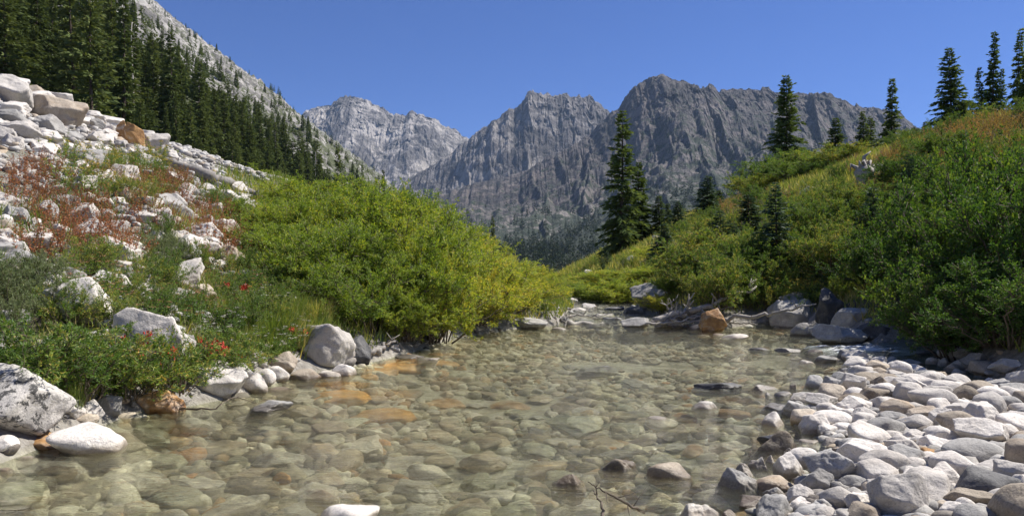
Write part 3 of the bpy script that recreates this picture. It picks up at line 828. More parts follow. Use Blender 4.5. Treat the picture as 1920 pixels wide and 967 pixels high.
# ------------------------------------------------------------------ stones around the far side of the pool
G_S = 'stones across the far side of the pool'
SILL = [
 (1336, 622, 52, 52, 'orange', 'ang', 4, dict(deep=0.8, sink=0.15), 'orange and cream split boulder at the far water edge beside the driftwood'),
 (1308, 618, 32, 18, 'tan', 'cob', 3, {}, 'rounded tan stone at the left foot of the orange boulder'),
 (1272, 612, 30, 22, 'grey', 'ang', 5, {}, 'small grey stone under the driftwood pile'),
 (1246, 614, 42, 24, 'grey', 'ang', 1, {}, 'dark grey rock at the left end of the driftwood pile'),
 (1196, 614, 62, 26, 'grey', 'ang', 2, dict(tilt=(0, -0.2)), 'slanted grey rock between the pale log and the driftwood pile'),
 (1095, 600, 46, 12, 'grey', 'ang', 7, {}, 'flat pale stone in the stream behind the pale log'),
 (1128, 590, 46, 14, 'white', 'ang', 3, {}, 'white stone in the upper stream, just above the flat pale stone'),
 (1152, 598, 52, 20, 'grey', 'ang', 0, {}, 'pointed grey stone in the upper stream near the pale log'),
 (1085, 582, 34, 12, 'white', 'ang', 9, {}, 'white stone at the left of the upper stream'),
 (1104, 576, 30, 16, 'white', 'ang', 8, {}, 'upright white stone at the top of the upper stream'),
 (1150, 580, 40, 18, 'dark', 'ang', 6, {}, 'dark rock at the top of the upper stream'),
 (1188, 588, 46, 24, 'dark', 'ang', 4, {}, 'dark rock at the right edge of the upper stream'),
 (1070, 568, 28, 12, 'white', 'cob', 8, {}, 'small white stone farthest up the stream'),
 (1132, 572, 26, 10, 'white', 'cob', 9, {}, 'tiny white stone right of the upright one, far up the stream'),
 (1058, 603, 20, 14, 'dark', 'ang', 5, {}, 'small dark stone beside the willow tips at the pool head'),
 (1378, 634, 56, 15, 'white', 'cob', 2, dict(tilt=(0, -0.1)), 'low white stone in the pool right of the orange boulder'),
 (1348, 628, 22, 10, 'tan', 'cob', 4, {}, 'little tan stone in front of the orange boulder'),
 (1320, 628, 24, 8, 'tan', 'cob', 6, {}, 'little flat tan stone left of the low white stone'),
 (1424, 656, 42, 13, 'grey', 'cob', 7, {}, 'grey stone awash, left in the row above the riffle'),
 (1475, 660, 50, 16, 'grey', 'ang', 3, {}, 'grey stone awash in the middle of the row above the riffle'),
 (1525, 660, 38, 14, 'brown', 'cob', 10, {}, 'brown stone awash, right in the row above the riffle'),
 (1512, 682, 36, 17, 'white', 'cob', 11, {}, 'white stone standing in the pool below the riffle row'),
 (1560, 676, 58, 14, 'brown', 'cob', 12, dict(sink=0.4), 'flat brown stone awash at the tip of the gravel bar'),
 (1486, 616, 92, 66, 'grey', 'ang', 8, {}, 'large grey boulder on the far bank behind the pool'),
 (1487, 578, 66, 30, 'grey', 'ang', 2, dict(ymin=13), 'pale grey boulder behind the large grey boulder on the far bank'),
 (1506, 630, 52, 34, 'grey', 'cob', 0, {}, 'rounded grey boulder at the left of the long sloping one'),
 (1570, 646, 108, 44, 'grey', 'ang', 3, dict(rz=-0.2, tilt=(0, 0.12)), 'long sloping dark grey boulder above the riffle'),
 (1562, 602, 66, 66, 'dark', 'ang', 1, dict(rz=0.1), 'tall angular dark boulder in the shade behind the sloping one'),
 (1596, 614, 74, 40, 'grey', 'ang', 6, {}, 'grey boulder right of the tall angular dark one'),
 (1640, 640, 60, 36, 'dark', 'ang', 4, {}, 'dark boulder in the shade beside the riffle'),
 (1702, 692, 62, 26, 'grey', 'ang', 9, dict(sink=0.15), 'pale boulder standing alone in the side channel'),
 (1655, 674, 40, 12, 'dark', 'cob', 3, dict(sink=0.4), 'dark wet stone in the riffle'),
 (1740, 662, 46, 16, 'dark', 'cob', 5, {}, 'dark wet stone at the head of the riffle under the alders'),
 # right bank rocks
 (1232, 572, 96, 46, 'grey', 'ang', 2, dict(ymin=15, rz=0.2, tilt=(0, -0.2)), 'long sloping slab on the right bank above the stream'),
 (1268, 534, 22, 14, 'grey', 'ang', 5, dict(ymin=15), 'small rock perched above the long sloping slab'),
 (1192, 545, 26, 20, 'dark', 'ang', 7, dict(ymin=15), 'dark rock left of the long sloping slab'),
 (1176, 494, 34, 16, 'grey', 'ang', 1, dict(ymin=20), 'grey rock below the big spruce'),
 (1231, 452, 18, 12, 'white', 'ang', 3, dict(ymin=20), 'small white rock on the slope right of the big spruce'),
 (1104, 516, 20, 12, 'white', 'ang', 8, dict(ymin=20), 'small white rock left below the big spruce'),
 (1062, 549, 14, 8, 'white', 'cob', 8, dict(ymin=16), 'tiny white rock beyond the willow tips'),
 (1505, 512, 76, 22, 'white', 'ang', 0, dict(ymin=13, rz=0.2, tilt=(0.1, -0.15)), 'flat white slab low on the right slope'),
 (1524, 368, 44, 22, 'white', 'ang', 4, dict(ymin=18), 'white boulder high on the right slope near the root stump'),
 (1494, 402, 34, 16, 'white', 'ang', 5, dict(ymin=18), 'white rock below the high white boulder on the right slope'),
 (1450, 556, 40, 30, 'grey', 'ang', 9, dict(ymin=13), 'shaded grey rock behind the far bank boulders'),
 (1450, 458, 40, 16, 'white', 'ang', 3, dict(ymin=18), 'pale rock partly hidden behind the blue green fir'),
]
for px, py, w_, h_, mt, kd, k, ex, lab in SILL:
    hero('boulder' if w_ > 60 else 'stone', px, py, w_, h_, mt, lab, kd, k, group=G_S if py > 545 else 'rocks on the right slope', cat='boulder' if w_ > 60 else 'stone', taken=WATC, **ex)

# ------------------------------------------------------------------ stones standing in the pool
G_P = 'stones standing clear of the pool'
POOL = [
 (650, 992, 114, 62, 'white', 'cob', 3, dict(sink=0.1), 'rounded white boulder at the near edge of the pool, half out of the picture'),
 (705, 972, 40, 20, 'tan', 'cob', 5, {}, 'small tan stone touching the rounded white boulder at the near edge'),
 (607, 928, 70, 30, 'tan', 'cob', 6, dict(sink=0.4), 'tan stone awash behind the rounded white boulder'),
 (1255, 896, 88, 46, 'tan', 'cob', 8, {}, 'tan grey boulder standing in the shallows left of the bar'),
 (1160, 882, 72, 42, 'brown', 'ang', 5, {}, 'brown pointed stone with a pale cap in the shallows'),
 (1066, 908, 66, 44, 'brown', 'ang', 7, dict(sink=0.35), 'brown angular stone at the left in the shallows'),
 (1240, 788, 64, 20, 'white', 'cob', 10, {}, 'flat white stone barely above the pool'),
 (1321, 766, 52, 28, 'white', 'cob', 11, {}, 'round white stone standing in the middle of the pool'),
 (1346, 730, 104, 26, 'dark', 'ang', 0, dict(rz=0.05, tilt=(0, 0), deep=0.6), 'dark triangular rock rising from the pool'),
 (1436, 732, 52, 22, 'white', 'ang', 8, {}, 'pale wedge shaped stone right of the dark triangular rock'),
 (1506, 754, 66, 34, 'white', 'ang', 2, {}, 'white slab at the bar edge beyond the pale wedge'),
 (1470, 742, 34, 22, 'grey', 'cob', 4, {}, 'grey stone touching the white slab at the bar edge'),
 (1454, 768, 54, 24, 'grey', 'ang', 6, {}, 'grey split stone in front of the white slab at the bar edge'),
 (1490, 756, 36, 16, 'white', 'cob', 12, {}, 'small pale stone in front of the white slab at the bar edge'),
 (1120, 690, 88, 14, 'grey', 'ang', 4, dict(sink=0.55, tilt=(0, 0.05)), 'flat pale slab just under the surface of the far pool'),
 (1455, 834, 66, 34, 'dark', 'ang', 3, {}, 'dark grey angular stone at the edge of the gravel bar'),
 (1075, 786, 110, 20, 'greenish', 'ang', 9, dict(sink=0.6), 'flat olive slab under water in the middle of the pool'),
 (1390, 872, 40, 14, 'tan', 'cob', 2, dict(sink=0.5), 'tan stone under shallow water beside the bar'),
]
for px, py, w_, h_, mt, kd, k, ex, lab in POOL:
    hero('boulder' if w_ > 80 else 'stone', px, py, w_, h_, mt, lab, kd, k, group=G_P, cat='boulder' if w_ > 80 else 'stone', taken=WATC, **ex)

# orange stained and other stones lying under water
G_U = 'stones on the bed of the pool'
UND = [(700, 704, 96, 16, 'amber'), (740, 694, 120, 12, 'amber'), (690, 712, 46, 14, 'amber'), (830, 680, 64, 9, 'amber'), (636, 742, 120, 13, 'amber'), (716, 754, 130, 18, 'amber'), (830, 726, 90, 10, 'orange'),
       (955, 722, 80, 9, 'orange'), (1124, 826, 46, 12, 'orange'), (140, 915, 110, 34, 'brown'), (345, 830, 60, 18, 'orange'), (205, 876, 50, 20, 'tan'), (920, 768, 80, 14, 'brown'), (860, 860, 80, 26, 'tan'), (700, 868, 80, 26, 'tan')]
for px, py, w_, h_, mt in UND:
    Y = F * 1.13 / (py - HZ)
    X = (px - 960) / F * Y
    z = gz(X, Y)
    wv = w_ / F * Y
    hv = max(0.08, wv * 0.25)
    stone('submerged_stone', COB[R.randrange(14)], mt, X, Y, min(z - 0.05, -0.035 - hv), wv, wv * 0.8, hv, R.uniform(-.4, .4), (0, 0), 'submerged stone', G_U, None, 'bed', f'{COLW[mt]} submerged stone')
    WATC.append((X, Y, wv * 0.45))
cnt = 0
sizes = sorted([0.06 + 0.11 * R.random() ** 1.5 for _ in range(2200)], reverse=True)
for r in sizes:
    if cnt >= 270:
        break
    px, py = R.uniform(-20, 1640), 622 + 345 * R.random() ** 0.75
    Y = F * 1.15 / (py - HZ)
    X = (px - 960) / F * Y
    z = gz(X, Y)
    if z > -0.03 or Y > 13.3:
        continue
    if any((X - a) ** 2 + (Y - b) ** 2 < (0.9 * (r + c)) ** 2 for a, b, c in WATC):
        continue
    WATC.append((X, Y, r))
    mt = R.choice(['tan', 'tan', 'greenish', 'grey', 'grey', 'tan', 'greenish', 'brown', 'white', 'white'] + (['orange'] if R.random() < 0.3 else []))
    h_ = r * R.uniform(0.5, 0.95)
    zb = z - 0.25 * h_
    if zb + h_ > -0.01 and R.random() < 0.8:
        zb = -0.015 - h_
    stone('submerged_stone', (COB if R.random() < 0.5 else ANG)[R.randrange(10)], mt, X, Y, zb, 2 * r * R.uniform(0.95, 1.3), 2 * r * R.uniform(0.7, 0.95), h_, R.uniform(0, 6.3), (R.uniform(-.15, .15), R.uniform(-.15, .15)),
          'submerged stone', G_U, None, 'bed', f"{'big ' if r > 0.15 else 'small ' if r < 0.10 else ''}{COLW[mt]} submerged stone")
    cnt += 1

# ------------------------------------------------------------------ the gravel bar on the right
G_B = 'stones of the gravel bar'
def cb(cx, by, w_, h_):
    return (1280 + cx / 2.634, 600 + by / 2.634, w_ / 2.634, h_ / 2.634)
BARH = [
 (690, 452, 150, 78, 'white', 'ang', 'white blocky stone behind the tall tan white one at the bar edge'),
 (655, 565, 150, 130, 'white', 'ang', 'tall tan white stone at the edge of the gravel bar'),
 (625, 608, 122, 60, 'white', 'cob', 'rounded white stone in front of the tall tan white one'),
 (757, 628, 132, 48, 'white', 'cob', 'long low white stone right of the rounded one, near the bar edge'),
 (712, 585, 110, 82, 'white', 'ang', 'whitish angular stone between the tall one and the long low one'),
 (820, 503, 100, 62, 'white', 'cob', None), (906, 508, 130, 66, 'white', 'ang', None), (905, 562, 120, 62, 'white', 'cob', None),
 (1150, 565, 190, 86, 'white', 'cob', 'smooth bluish white long stone in the middle of the bar'),
 (1288, 630, 170, 94, 'white', 'cob', 'big smooth white stone just right of the bluish long stone'),
 (1140, 618, 130, 72, 'white', 'ang', None),
 (1362, 508, 212, 86, 'white', 'ang', 'wide pale cream slab at the back of the bar'),
 (1498, 650, 262, 140, 'white', 'ang', 'largest angular pale boulder at the back right of the bar'),
 (1436, 726, 310, 112, 'grey', 'cob', 'long grey two lobed stone across the middle of the bar'),
 (882, 745, 228, 130, 'white', 'ang', 'broad tan white boulder behind the round white grey one'),
 (990, 780, 216, 122, 'white', 'cob', 'round white grey boulder in the front half of the bar'),
 (1090, 690, 150, 92, 'white', 'ang', None),
 (1140, 752, 116, 60, 'white', 'cob', None), (1240, 745, 80, 72, 'grey', 'ang', None), (1222, 694, 112, 50, 'orange', 'cob', 'flat rusty stone half buried in the bar'),
 (450, 846, 212, 116, 'tan', 'cob', 'grey brown rounded boulder at the near edge of the bar'),
 (360, 934, 242, 98, 'tan', 'ang', 'flat tan slab in the water at the near edge of the bar'),
 (664, 888, 190, 142, 'grey', 'ang', 'rough two toned boulder with a pale top near the front of the bar'),
 (1068, 1010, 272, 228, 'white', 'ang', 'big pale block at the front of the bar, half out of the picture'),
 (1508, 910, 272, 138, 'dark', 'cob', 'smooth dark faced boulder in the front right of the bar'),
 (1545, 800, 182, 86, 'white', 'cob', 'pale rounded boulder just behind the dark faced one'),
 (1290, 846, 180, 122, 'white', 'ang', None), (1160, 850, 160, 104, 'white', 'ang', None), (1335, 876, 100, 60, 'white', 'cob', None),
 (750, 945, 190, 104, 'white', 'cob', 'smooth cream stone left of the big pale block'),
 (850, 855, 142, 72, 'grey', 'cob', None), (848, 970, 132, 104, 'white', 'ang', None),
 (955, 334, 220, 66, 'brown', 'ang', 'flat brown slab at the back of the bar near its tip'), (862, 275, 100, 50, 'white', 'ang', None), (822, 344, 84, 62, 'grey', 'cob', None),
 (1200, 316, 132, 64, 'grey', 'cob', None), (1252, 396, 150, 66, 'white', 'cob', None), (1292, 374, 140, 70, 'white', 'cob', None), (1392, 362, 110, 50, 'white', 'ang', None),
 (1530, 420, 150, 80, 'white', 'cob', 'large rounded white stone at the back right of the bar'), (1482, 344, 80, 40, 'white', 'cob', None), (1502, 456, 130, 54, 'white', 'cob', None),
 (942, 260, 100, 48, 'white', 'cob', None), (1060, 300, 110, 52, 'white', 'ang', None), (1010, 440, 120, 50, 'white', 'cob', None), (1130, 470, 130, 56, 'white', 'cob', None), (1040, 520, 140, 62, 'grey', 'cob', None),
 (1660, 530, 110, 70, 'white', 'cob', None), (1660, 680, 120, 80, 'white', 'cob', None), (1590, 960, 110, 66, 'white', 'cob', None), (1400, 980, 110, 90, 'white', 'cob', None), (1330, 990, 120, 80, 'white', 'cob', None),
 (590, 968, 130, 70, 'white', 'ang', None), (700, 1000, 130, 70, 'white', 'cob', None), (545, 890, 90, 44, 'white', 'cob', None), (585, 805, 70, 44, 'white', 'cob', None), (960, 880, 130, 90, 'white', 'ang', None), (1660, 880, 90, 110, 'white', 'cob', None),
 (470, 860, 50, 40, 'white', 'cob', None), (650, 680, 70, 50, 'tan', 'ang', None), (780, 650, 66, 34, 'grey', 'cob', None),
]
for cx, by, w_, h_, mt, kd, lab in BARH:
    px, py, ww, hh = cb(cx, by, w_, h_)
    hero('boulder' if ww > 78 else 'stone', px, py, ww * 1.06, hh * 1.06, mt, lab, kd, None, group=G_B, cat='boulder' if ww > 78 else 'stone', zone='bar', desc=f"{'large' if ww > 50 else 'medium'} {COLW[mt]} stone", taken=BARC, sink=0.2)
cnt = 0
sizes = sorted([0.028 + 0.10 * R.random() ** 2.2 for _ in range(9000)], reverse=True)
for r in sizes:
    if cnt >= 235:
        break
    px, py = R.uniform(1180, 1935), R.uniform(668, 985)
    x, y, z = hit(px, py)
    if y > 9 or z < -0.15:
        continue
    _, inb = seg_dist(np.array([x]), np.array([y]), BAR)
    if not inb[0] and z > 0.1:
        continue
    if R.random() > (1.0 if z > 0.0 else 0.12 if z > -0.08 else 0.03):
        continue
    if any((x - a) ** 2 + (y - b) ** 2 < (0.80 * (r + c)) ** 2 for a, b, c in BARC + WATC[:70]):
        continue
    BARC.append((x, y, r))
    mt = R.choice(['white'] * 8 + ['grey'] * 3 + ['tan', 'tan', 'brown'])
    h_ = r * R.uniform(1.05, 1.6) + max(0, -z) * 1.1
    nm = 'medium' if r > 0.085 else 'smallish' if r > 0.06 else 'small'
    stone('stone', (COB if R.random() < 0.68 else ANG)[R.randrange(10)], mt, x, y, z - 0.2 * h_, 2 * r * R.uniform(0.95, 1.25), 2 * r * R.uniform(0.75, 1.0), h_, R.uniform(0, 6.3), (R.uniform(-.25, .25), R.uniform(-.25, .25)),
          'stone', G_B, None, 'bar', f'{nm} {COLW[mt]} stone')
    cnt += 1

# ------------------------------------------------------------------ gravel nobody could count
def rubble(name, pts, sub, seed):
    """pts: x, y, z, size, tint"""
    rg = np.random.default_rng(seed)
    protos = [stone_verts(900 + seed + k, sub, 9, 9, 0.05, (1, 0.8, 0.6)) for k in range(6)]
    b = MB()
    for k in range(6):
        P = pts[k::6]
        if not len(P):
            continue
        v, t = protos[k]
        a = rg.uniform(0, 2 * np.pi, len(P))
        s = P[:, 3]
        sx, sy, sz = s * rg.uniform(0.9, 1.3, len(P)), s * rg.uniform(0.7, 1, len(P)), s * rg.uniform(0.4, 0.75, len(P))
        lx, ly, lz = v[None, :, 0] * sx[:, None], v[None, :, 1] * sy[:, None], v[None, :, 2] * sz[:, None]
        tl = rg.normal(0, 0.2, len(P))[:, None]
        vx = lx * np.cos(a)[:, None] - ly * np.sin(a)[:, None] + P[:, 0:1]
        vy = lx * np.sin(a)[:, None] + ly * np.cos(a)[:, None] + P[:, 1:2]
        vz = lz + tl * lx + P[:, 2:3] + sz[:, None] * 0.2
        V = np.stack([vx, vy, vz], -1).reshape(-1, 3)
        T = (t[None] + np.arange(len(P))[:, None, None] * len(v)).reshape(-1, 3)
        b.add(V, None, T, np.repeat(P[:, 4], len(v)))
    return b.mesh(name, True)

def scatter(n_, xr, yr, test, smin, smax, pw, seed):
    rg = np.random.default_rng(seed)
    x, y = rg.uniform(*xr, n_), rg.uniform(*yr, n_)
    z = ground(x, y)
    m = test(x, y, z)
    x, y, z = x[m], y[m], z[m]
    s = smin + (smax - smin) * rg.random(len(x)) ** pw
    return np.stack([x, y, z, s, rg.random(len(x))], 1)

def inbar(x, y):
    return seg_dist(x, y, BAR)[1]
P1 = scatter(52000, (0.8, 8), (2.6, 9.2), lambda x, y, z: (z > -0.07) & (z < 0.35) & (np.abs(x) < y * 0.75) & (inbar(x, y) | (z < 0.03)), 0.022, 0.12, 2.4, 3)
gm = rubble_mat('bar_gravel', [(0.0, (0.2, 0.17, 0.14)), (0.35, (0.36, 0.34, 0.31)), (0.8, (0.50, 0.48, 0.45)), (1.0, (0.44, 0.34, 0.24))])
tag(link('gravel', rubble('gravel', P1, 2, 1), gm), 'pale gravel filling the gaps between the stones of the bar', 'gravel', None, 'stuff')
P2 = scatter(26000, (-5, 6), (2.2, 14), lambda x, y, z: (z < -0.02) & (np.abs(x) < y * 0.75 + 0.3) & (fbm(np.stack([x * 0.9, y * 0.6, np.full_like(x, 2.2)], 1), 3, 61) > -0.16), 0.04, 0.20, 2.5, 4)
pm = rubble_mat('bed_cobbles', [(0.0, (0.11, 0.10, 0.075)), (0.25, (0.30, 0.265, 0.195)), (0.6, (0.45, 0.42, 0.33)), (0.82, (0.68, 0.65, 0.57)), (0.95, (0.40, 0.30, 0.18)), (1.0, (0.42, 0.20, 0.06))])
P2[:, 2] -= P2[:, 3] * 0.1
tag(link('streambed_pebbles', rubble('streambed_pebbles', P2, 2, 2), pm), 'tan and olive pebbles covering the bed of the clear pool', 'pebbles', None, 'stuff')
P3 = scatter(30000, (-14, -2), (4.5, 24), lambda x, y, z: (z > 0.25) & (np.abs(x) < y * 0.8) & (fbm(np.stack([x * 0.5, y * 0.5, np.full_like(x, 1.7)], 1), 3, 55) + 0.12 * (-x - 5.5) > -0.05), 0.03, 0.22, 2.6, 5)
sm = rubble_mat('talus_scree', [(0.0, (0.24, 0.22, 0.2)), (0.3, (0.45, 0.43, 0.40)), (0.8, (0.60, 0.58, 0.55)), (1.0, (0.46, 0.36, 0.25))], False)
tag(link('scree', rubble('scree', P3, 1, 3), sm), 'white broken scree between the blocks of the left slope', 'scree', None, 'stuff')
P4 = scatter(6000, (-4, 7), (3, 34), lambda x, y, z: (z > -0.05) & (z - wlevel(x, y) < 0.22) & ~inbar(x, y), 0.03, 0.16, 1.8, 6)
tag(link('shore_gravel', rubble('shore_gravel', P4, 2, 4), gm), 'mixed pale gravel lining the foot of the banks', 'gravel', None, 'stuff')

# ------------------------------------------------------------------ plant prototypes
def unit(v):
    return v / (np.linalg.norm(v, axis=-1, keepdims=True) + 1e-9)

def bush_proto(name, seed, H, W, nstem, ntwig, nleaf, leaf, leafw, tintfun, lean=0.55, sub=2, stem_r=0.012, rise=0.35, basew=0.22):
    """many stems from the ground, each forking into twigs set with leaves; returns (stems mesh, foliage mesh)"""
    global NR
    NR = np.random.default_rng(seed)
    st, fo = MB(), MB()
    for i in range(nstem):
        az = NR.uniform(0, 2 * np.pi)
        ln = NR.uniform(0.1, 1) ** 0.7
        out = np.array([np.cos(az), np.sin(az), 0]) * W * 0.5 * ln
        base = np.array([np.cos(az), np.sin(az), 0]) * NR.uniform(0, basew) * W
        top = H * NR.uniform(0.55, 1.0) * math.sqrt(max(0.12, 1 - 0.75 * ln ** 2))
        s = np.linspace(0, 1, 9)[:, None]
        p = base + out * (s ** 1.25) * (1 - lean * 0.1) + np.array([0, 0, 1]) * top * (s * (1 + lean * 0.35) - lean * 0.35 * s ** 2)
        p[1:-1] += NR.normal(0, 0.018 * H, (7, 3))
        st.tube(p, stem_r * np.linspace(1, 0.25, 9) * NR.uniform(0.7, 1.2), 4)
        clump = NR.uniform(-0.2, 0.2)
        for j in range(ntwig):
            t = 1 - 0.82 * NR.random() ** 1.3
            k = min(int(t * 8), 7)
            f = t * 8 - k
            o = p[k] * (1 - f) + p[k + 1] * f
            sd = unit(p[k + 1] - p[k])
            d = unit(sd * 0.8 + NR.normal(0, 0.75, 3) + np.array([0, 0, rise]))
            L = H * NR.uniform(0.10, 0.22)
            for q in range(sub):
                d2 = unit(d + NR.normal(0, 0.4, 3)) if q else d
                o2 = o if q == 0 else o + d * L * NR.uniform(0.2, 0.7)
                e = o2 + d2 * L * (1 if q == 0 else 0.7)
                if q == 0 or NR.random() < 0.3:
                    st.tube(np.stack([o2, (o2 + e) / 2 + NR.normal(0, 0.01, 3), e]), stem_r * np.array([0.35, 0.25, 0.12]), 3)
                u = NR.random(nleaf) ** 0.8
                c = o2 + (e - o2) * u[:, None] + NR.normal(0, 0.008 * H, (nleaf, 3))
                ax = unit(d2 * 0.9 + NR.normal(0, 0.7, (nleaf, 3)) + np.array([0, 0, 0.15]))
                fo.leaves(c, ax, leaf * NR.uniform(0.6, 1.15, nleaf), leafw * NR.uniform(0.7, 1.1, nleaf), np.clip(tintfun(NR, nleaf) + clump, 0, 1))
    zs = np.concatenate([q[:, 2] for q in fo.v])
    zt = np.percentile(zs, 99) / H
    for q in fo.v + st.v:
        q[:, 2] /= zt
    return st.mesh(name + '_stems', True), fo.mesh(name + '_foliage')

def herb_proto(name, seed, H, W, nst, nleaf, leaf, leafw, tintfun, tips=None, ntip=0, tipsize=0.03, upright=0.85):
    """a clump of upright leafy stalks; tips = flower or seed heads at the stalk ends as a part of its own"""
    global NR
    NR = np.random.default_rng(seed)
    st, fo, fl = MB(), MB(), MB()
    for i in range(nst):
        a, rr = NR.uniform(0, 2 * np.pi), math.sqrt(NR.random()) * W * 0.5
        b = np.array([np.cos(a) * rr, np.sin(a) * rr, -0.03])
        h = H * NR.uniform(0.55, 1.05) * (1 - 0.35 * (rr / (W * 0.5)) ** 2)
        d = unit(np.array([np.cos(a) * rr / W * (1 - upright) * 6, np.sin(a) * rr / W * (1 - upright) * 6, 1]) + NR.normal(0, 0.10, 3))
        s = np.linspace(0, 1, 5)[:, None]
        p = b + d * h * s + np.array([d[0], d[1], -0.1]) * h * 0.15 * s ** 2
        st.tube(p, 0.004 * np.linspace(1.2, 0.5, 5), 3)
        t = 0.12 + 0.88 * NR.random(nleaf)
        k = np.minimum((t * 4).astype(int), 3)
        f = (t * 4 - k)[:, None]
        c = p[k] * (1 - f) + p[k + 1] * f
        ax = NR.normal(0, 1, (nleaf, 3))
        ax[:, 2] = np.abs(ax[:, 2]) * 0.6 + 0.15
        fo.leaves(c, unit(ax), leaf * (1.15 - 0.6 * t) * NR.uniform(0.7, 1.2, nleaf), leafw * NR.uniform(0.7, 1.1, nleaf), np.clip(tintfun(NR, nleaf) + NR.uniform(-0.12, 0.12), 0, 1))
        if tips and NR.random() < 0.75:
            q = NR.normal(0, 1, (ntip, 3))
            top = p[-1]
            if tips == 'spike':
                c2 = top + np.stack([NR.normal(0, 0.3, ntip) * tipsize, NR.normal(0, 0.3, ntip) * tipsize, -NR.random(ntip) * tipsize * 5], 1)
            elif tips == 'umbel':
                c2 = top + np.stack([NR.normal(0, 1, ntip) * tipsize, NR.normal(0, 1, ntip) * tipsize, NR.normal(0, 0.15, ntip) * tipsize], 1)
            else:
                c2 = top + NR.normal(0, 0.45, (ntip, 3)) * tipsize
            fl.leaves(c2, unit(q + np.array([0, 0, 0.5])), tipsize * 0.8, tipsize * 0.5, 0.5)
    return st.mesh(name + '_stems'), fo.mesh(name + '_foliage'), (fl.mesh(name + '_blooms') if fl.n else None)

def tf(mu, sd, hi=0.0, him=0.9):
    def f(rg, n_):
        t = rg.normal(mu, sd, n_)
        if hi:
            m = rg.random(n_) < hi
            t = np.where(m, rg.normal(him, 0.08, n_), t)
        return t
    return f

WIL = [bush_proto('willow', 11 + k, 1.0, 1.35, 46, 18, 16, 0.036, 0.0105, tf(0.35 if k < 2 else 0.62, 0.16, 0.06 if k < 2 else 0.22, 0.92), sub=3, stem_r=0.009) for k in range(4)]
ALD = [bush_proto('alder', 31 + k, 1.0, 1.1, 40, 16, 14, 0.027, 0.018, tf(0.42, 0.2, 0.05, 0.95), sub=3, stem_r=0.011, lean=0.3, rise=0.5) for k in range(3)]
SHR = [bush_proto('shrub', 51 + k, 1.0, 1.2, 24, 12, 11, 0.058, 0.015, tf(0.4, 0.2, 0.12, 0.85), sub=2, stem_r=0.010) for k in range(3)]
SAG = [bush_proto('sage', 61 + k, 1.0, 1.3, 34, 11, 12, 0.06, 0.012, tf(0.5, 0.25), sub=2, stem_r=0.010, rise=0.9) for k in range(2)]
RED = [herb_proto('red_herb', 71 + k, 1.0, 1.35, 46, 26, 0.075, 0.028, tf(0.52 + 0.08 * k, 0.24, 0.1, 0.08)) for k in range(3)]
YEL = [herb_proto('yellow_herb', 81 + k, 1.0, 1.2, 46, 24, 0.13, 0.028, tf(0.5, 0.2, 0.1, 0.9), 'umbel', 14, 0.035) for k in range(2)]
UMB = [herb_proto('umbel_herb', 86 + k, 1.0, 1.0, 34, 24, 0.14, 0.026, tf(0.4, 0.2), 'umbel', 26, 0.03) for k in range(2)]
SPK = [herb_proto('spike_herb', 91 + k, 1.0, 0.9, 44, 20, 0.12, 0.022, tf(0.45, 0.2, 0.15, 0.95), 'spike', 12, 0.03) for k in range(2)]
PNT = [herb_proto('paintbrush', 96, 1.0, 0.35, 6, 16, 0.14, 0.024, tf(0.4, 0.2), 'head', 26, 0.10)]

def grass_tuft_proto(name, seed, n_, H, W, curl=0.5):
    global NR
    NR = np.random.default_rng(seed)
    b = MB()
    a, r = NR.uniform(0, 2 * np.pi, n_), np.sqrt(NR.random(n_)) * W * 0.5
    base = np.stack([np.cos(a) * r, np.sin(a) * r, np.full(n_, -0.02)], 1)
    d = np.stack([np.cos(a) * 0.35 * r / W + NR.normal(0, 0.16, n_), np.sin(a) * 0.35 * r / W + NR.normal(0, 0.16, n_), np.ones(n_)], 1)
    h = H * NR.uniform(0.45, 1.05, n_)
    mid = base + unit(d) * h[:, None] * 0.55
    d2 = d * np.array([1 + curl * 3, 1 + curl * 3, 1])
    tip = mid + unit(d2) * h[:, None] * 0.5
    sd = np.stack([-np.sin(a), np.cos(a), np.zeros(n_)], 1) * 0.006 * H * 1.6
    sd = sd * NR.choice([-1, 1], n_)[:, None] + NR.normal(0, 0.002, (n_, 3))
    v = np.stack([base - sd, base + sd, mid + sd * 0.8, mid - sd * 0.8, tip], 1).reshape(-1, 3)
    k = np.arange(n_)[:, None] * 5
    b.add(v, k + np.array([[0, 1, 2, 3]]), k + np.array([[3, 2, 4]]), np.repeat(np.clip(NR.normal(0.5, 0.22, n_), 0, 1), 5))
    return b.mesh(name)
TUFT = [grass_tuft_proto('grass_tuft', 120 + k, 420, 1.0, 0.8) for k in range(3)]

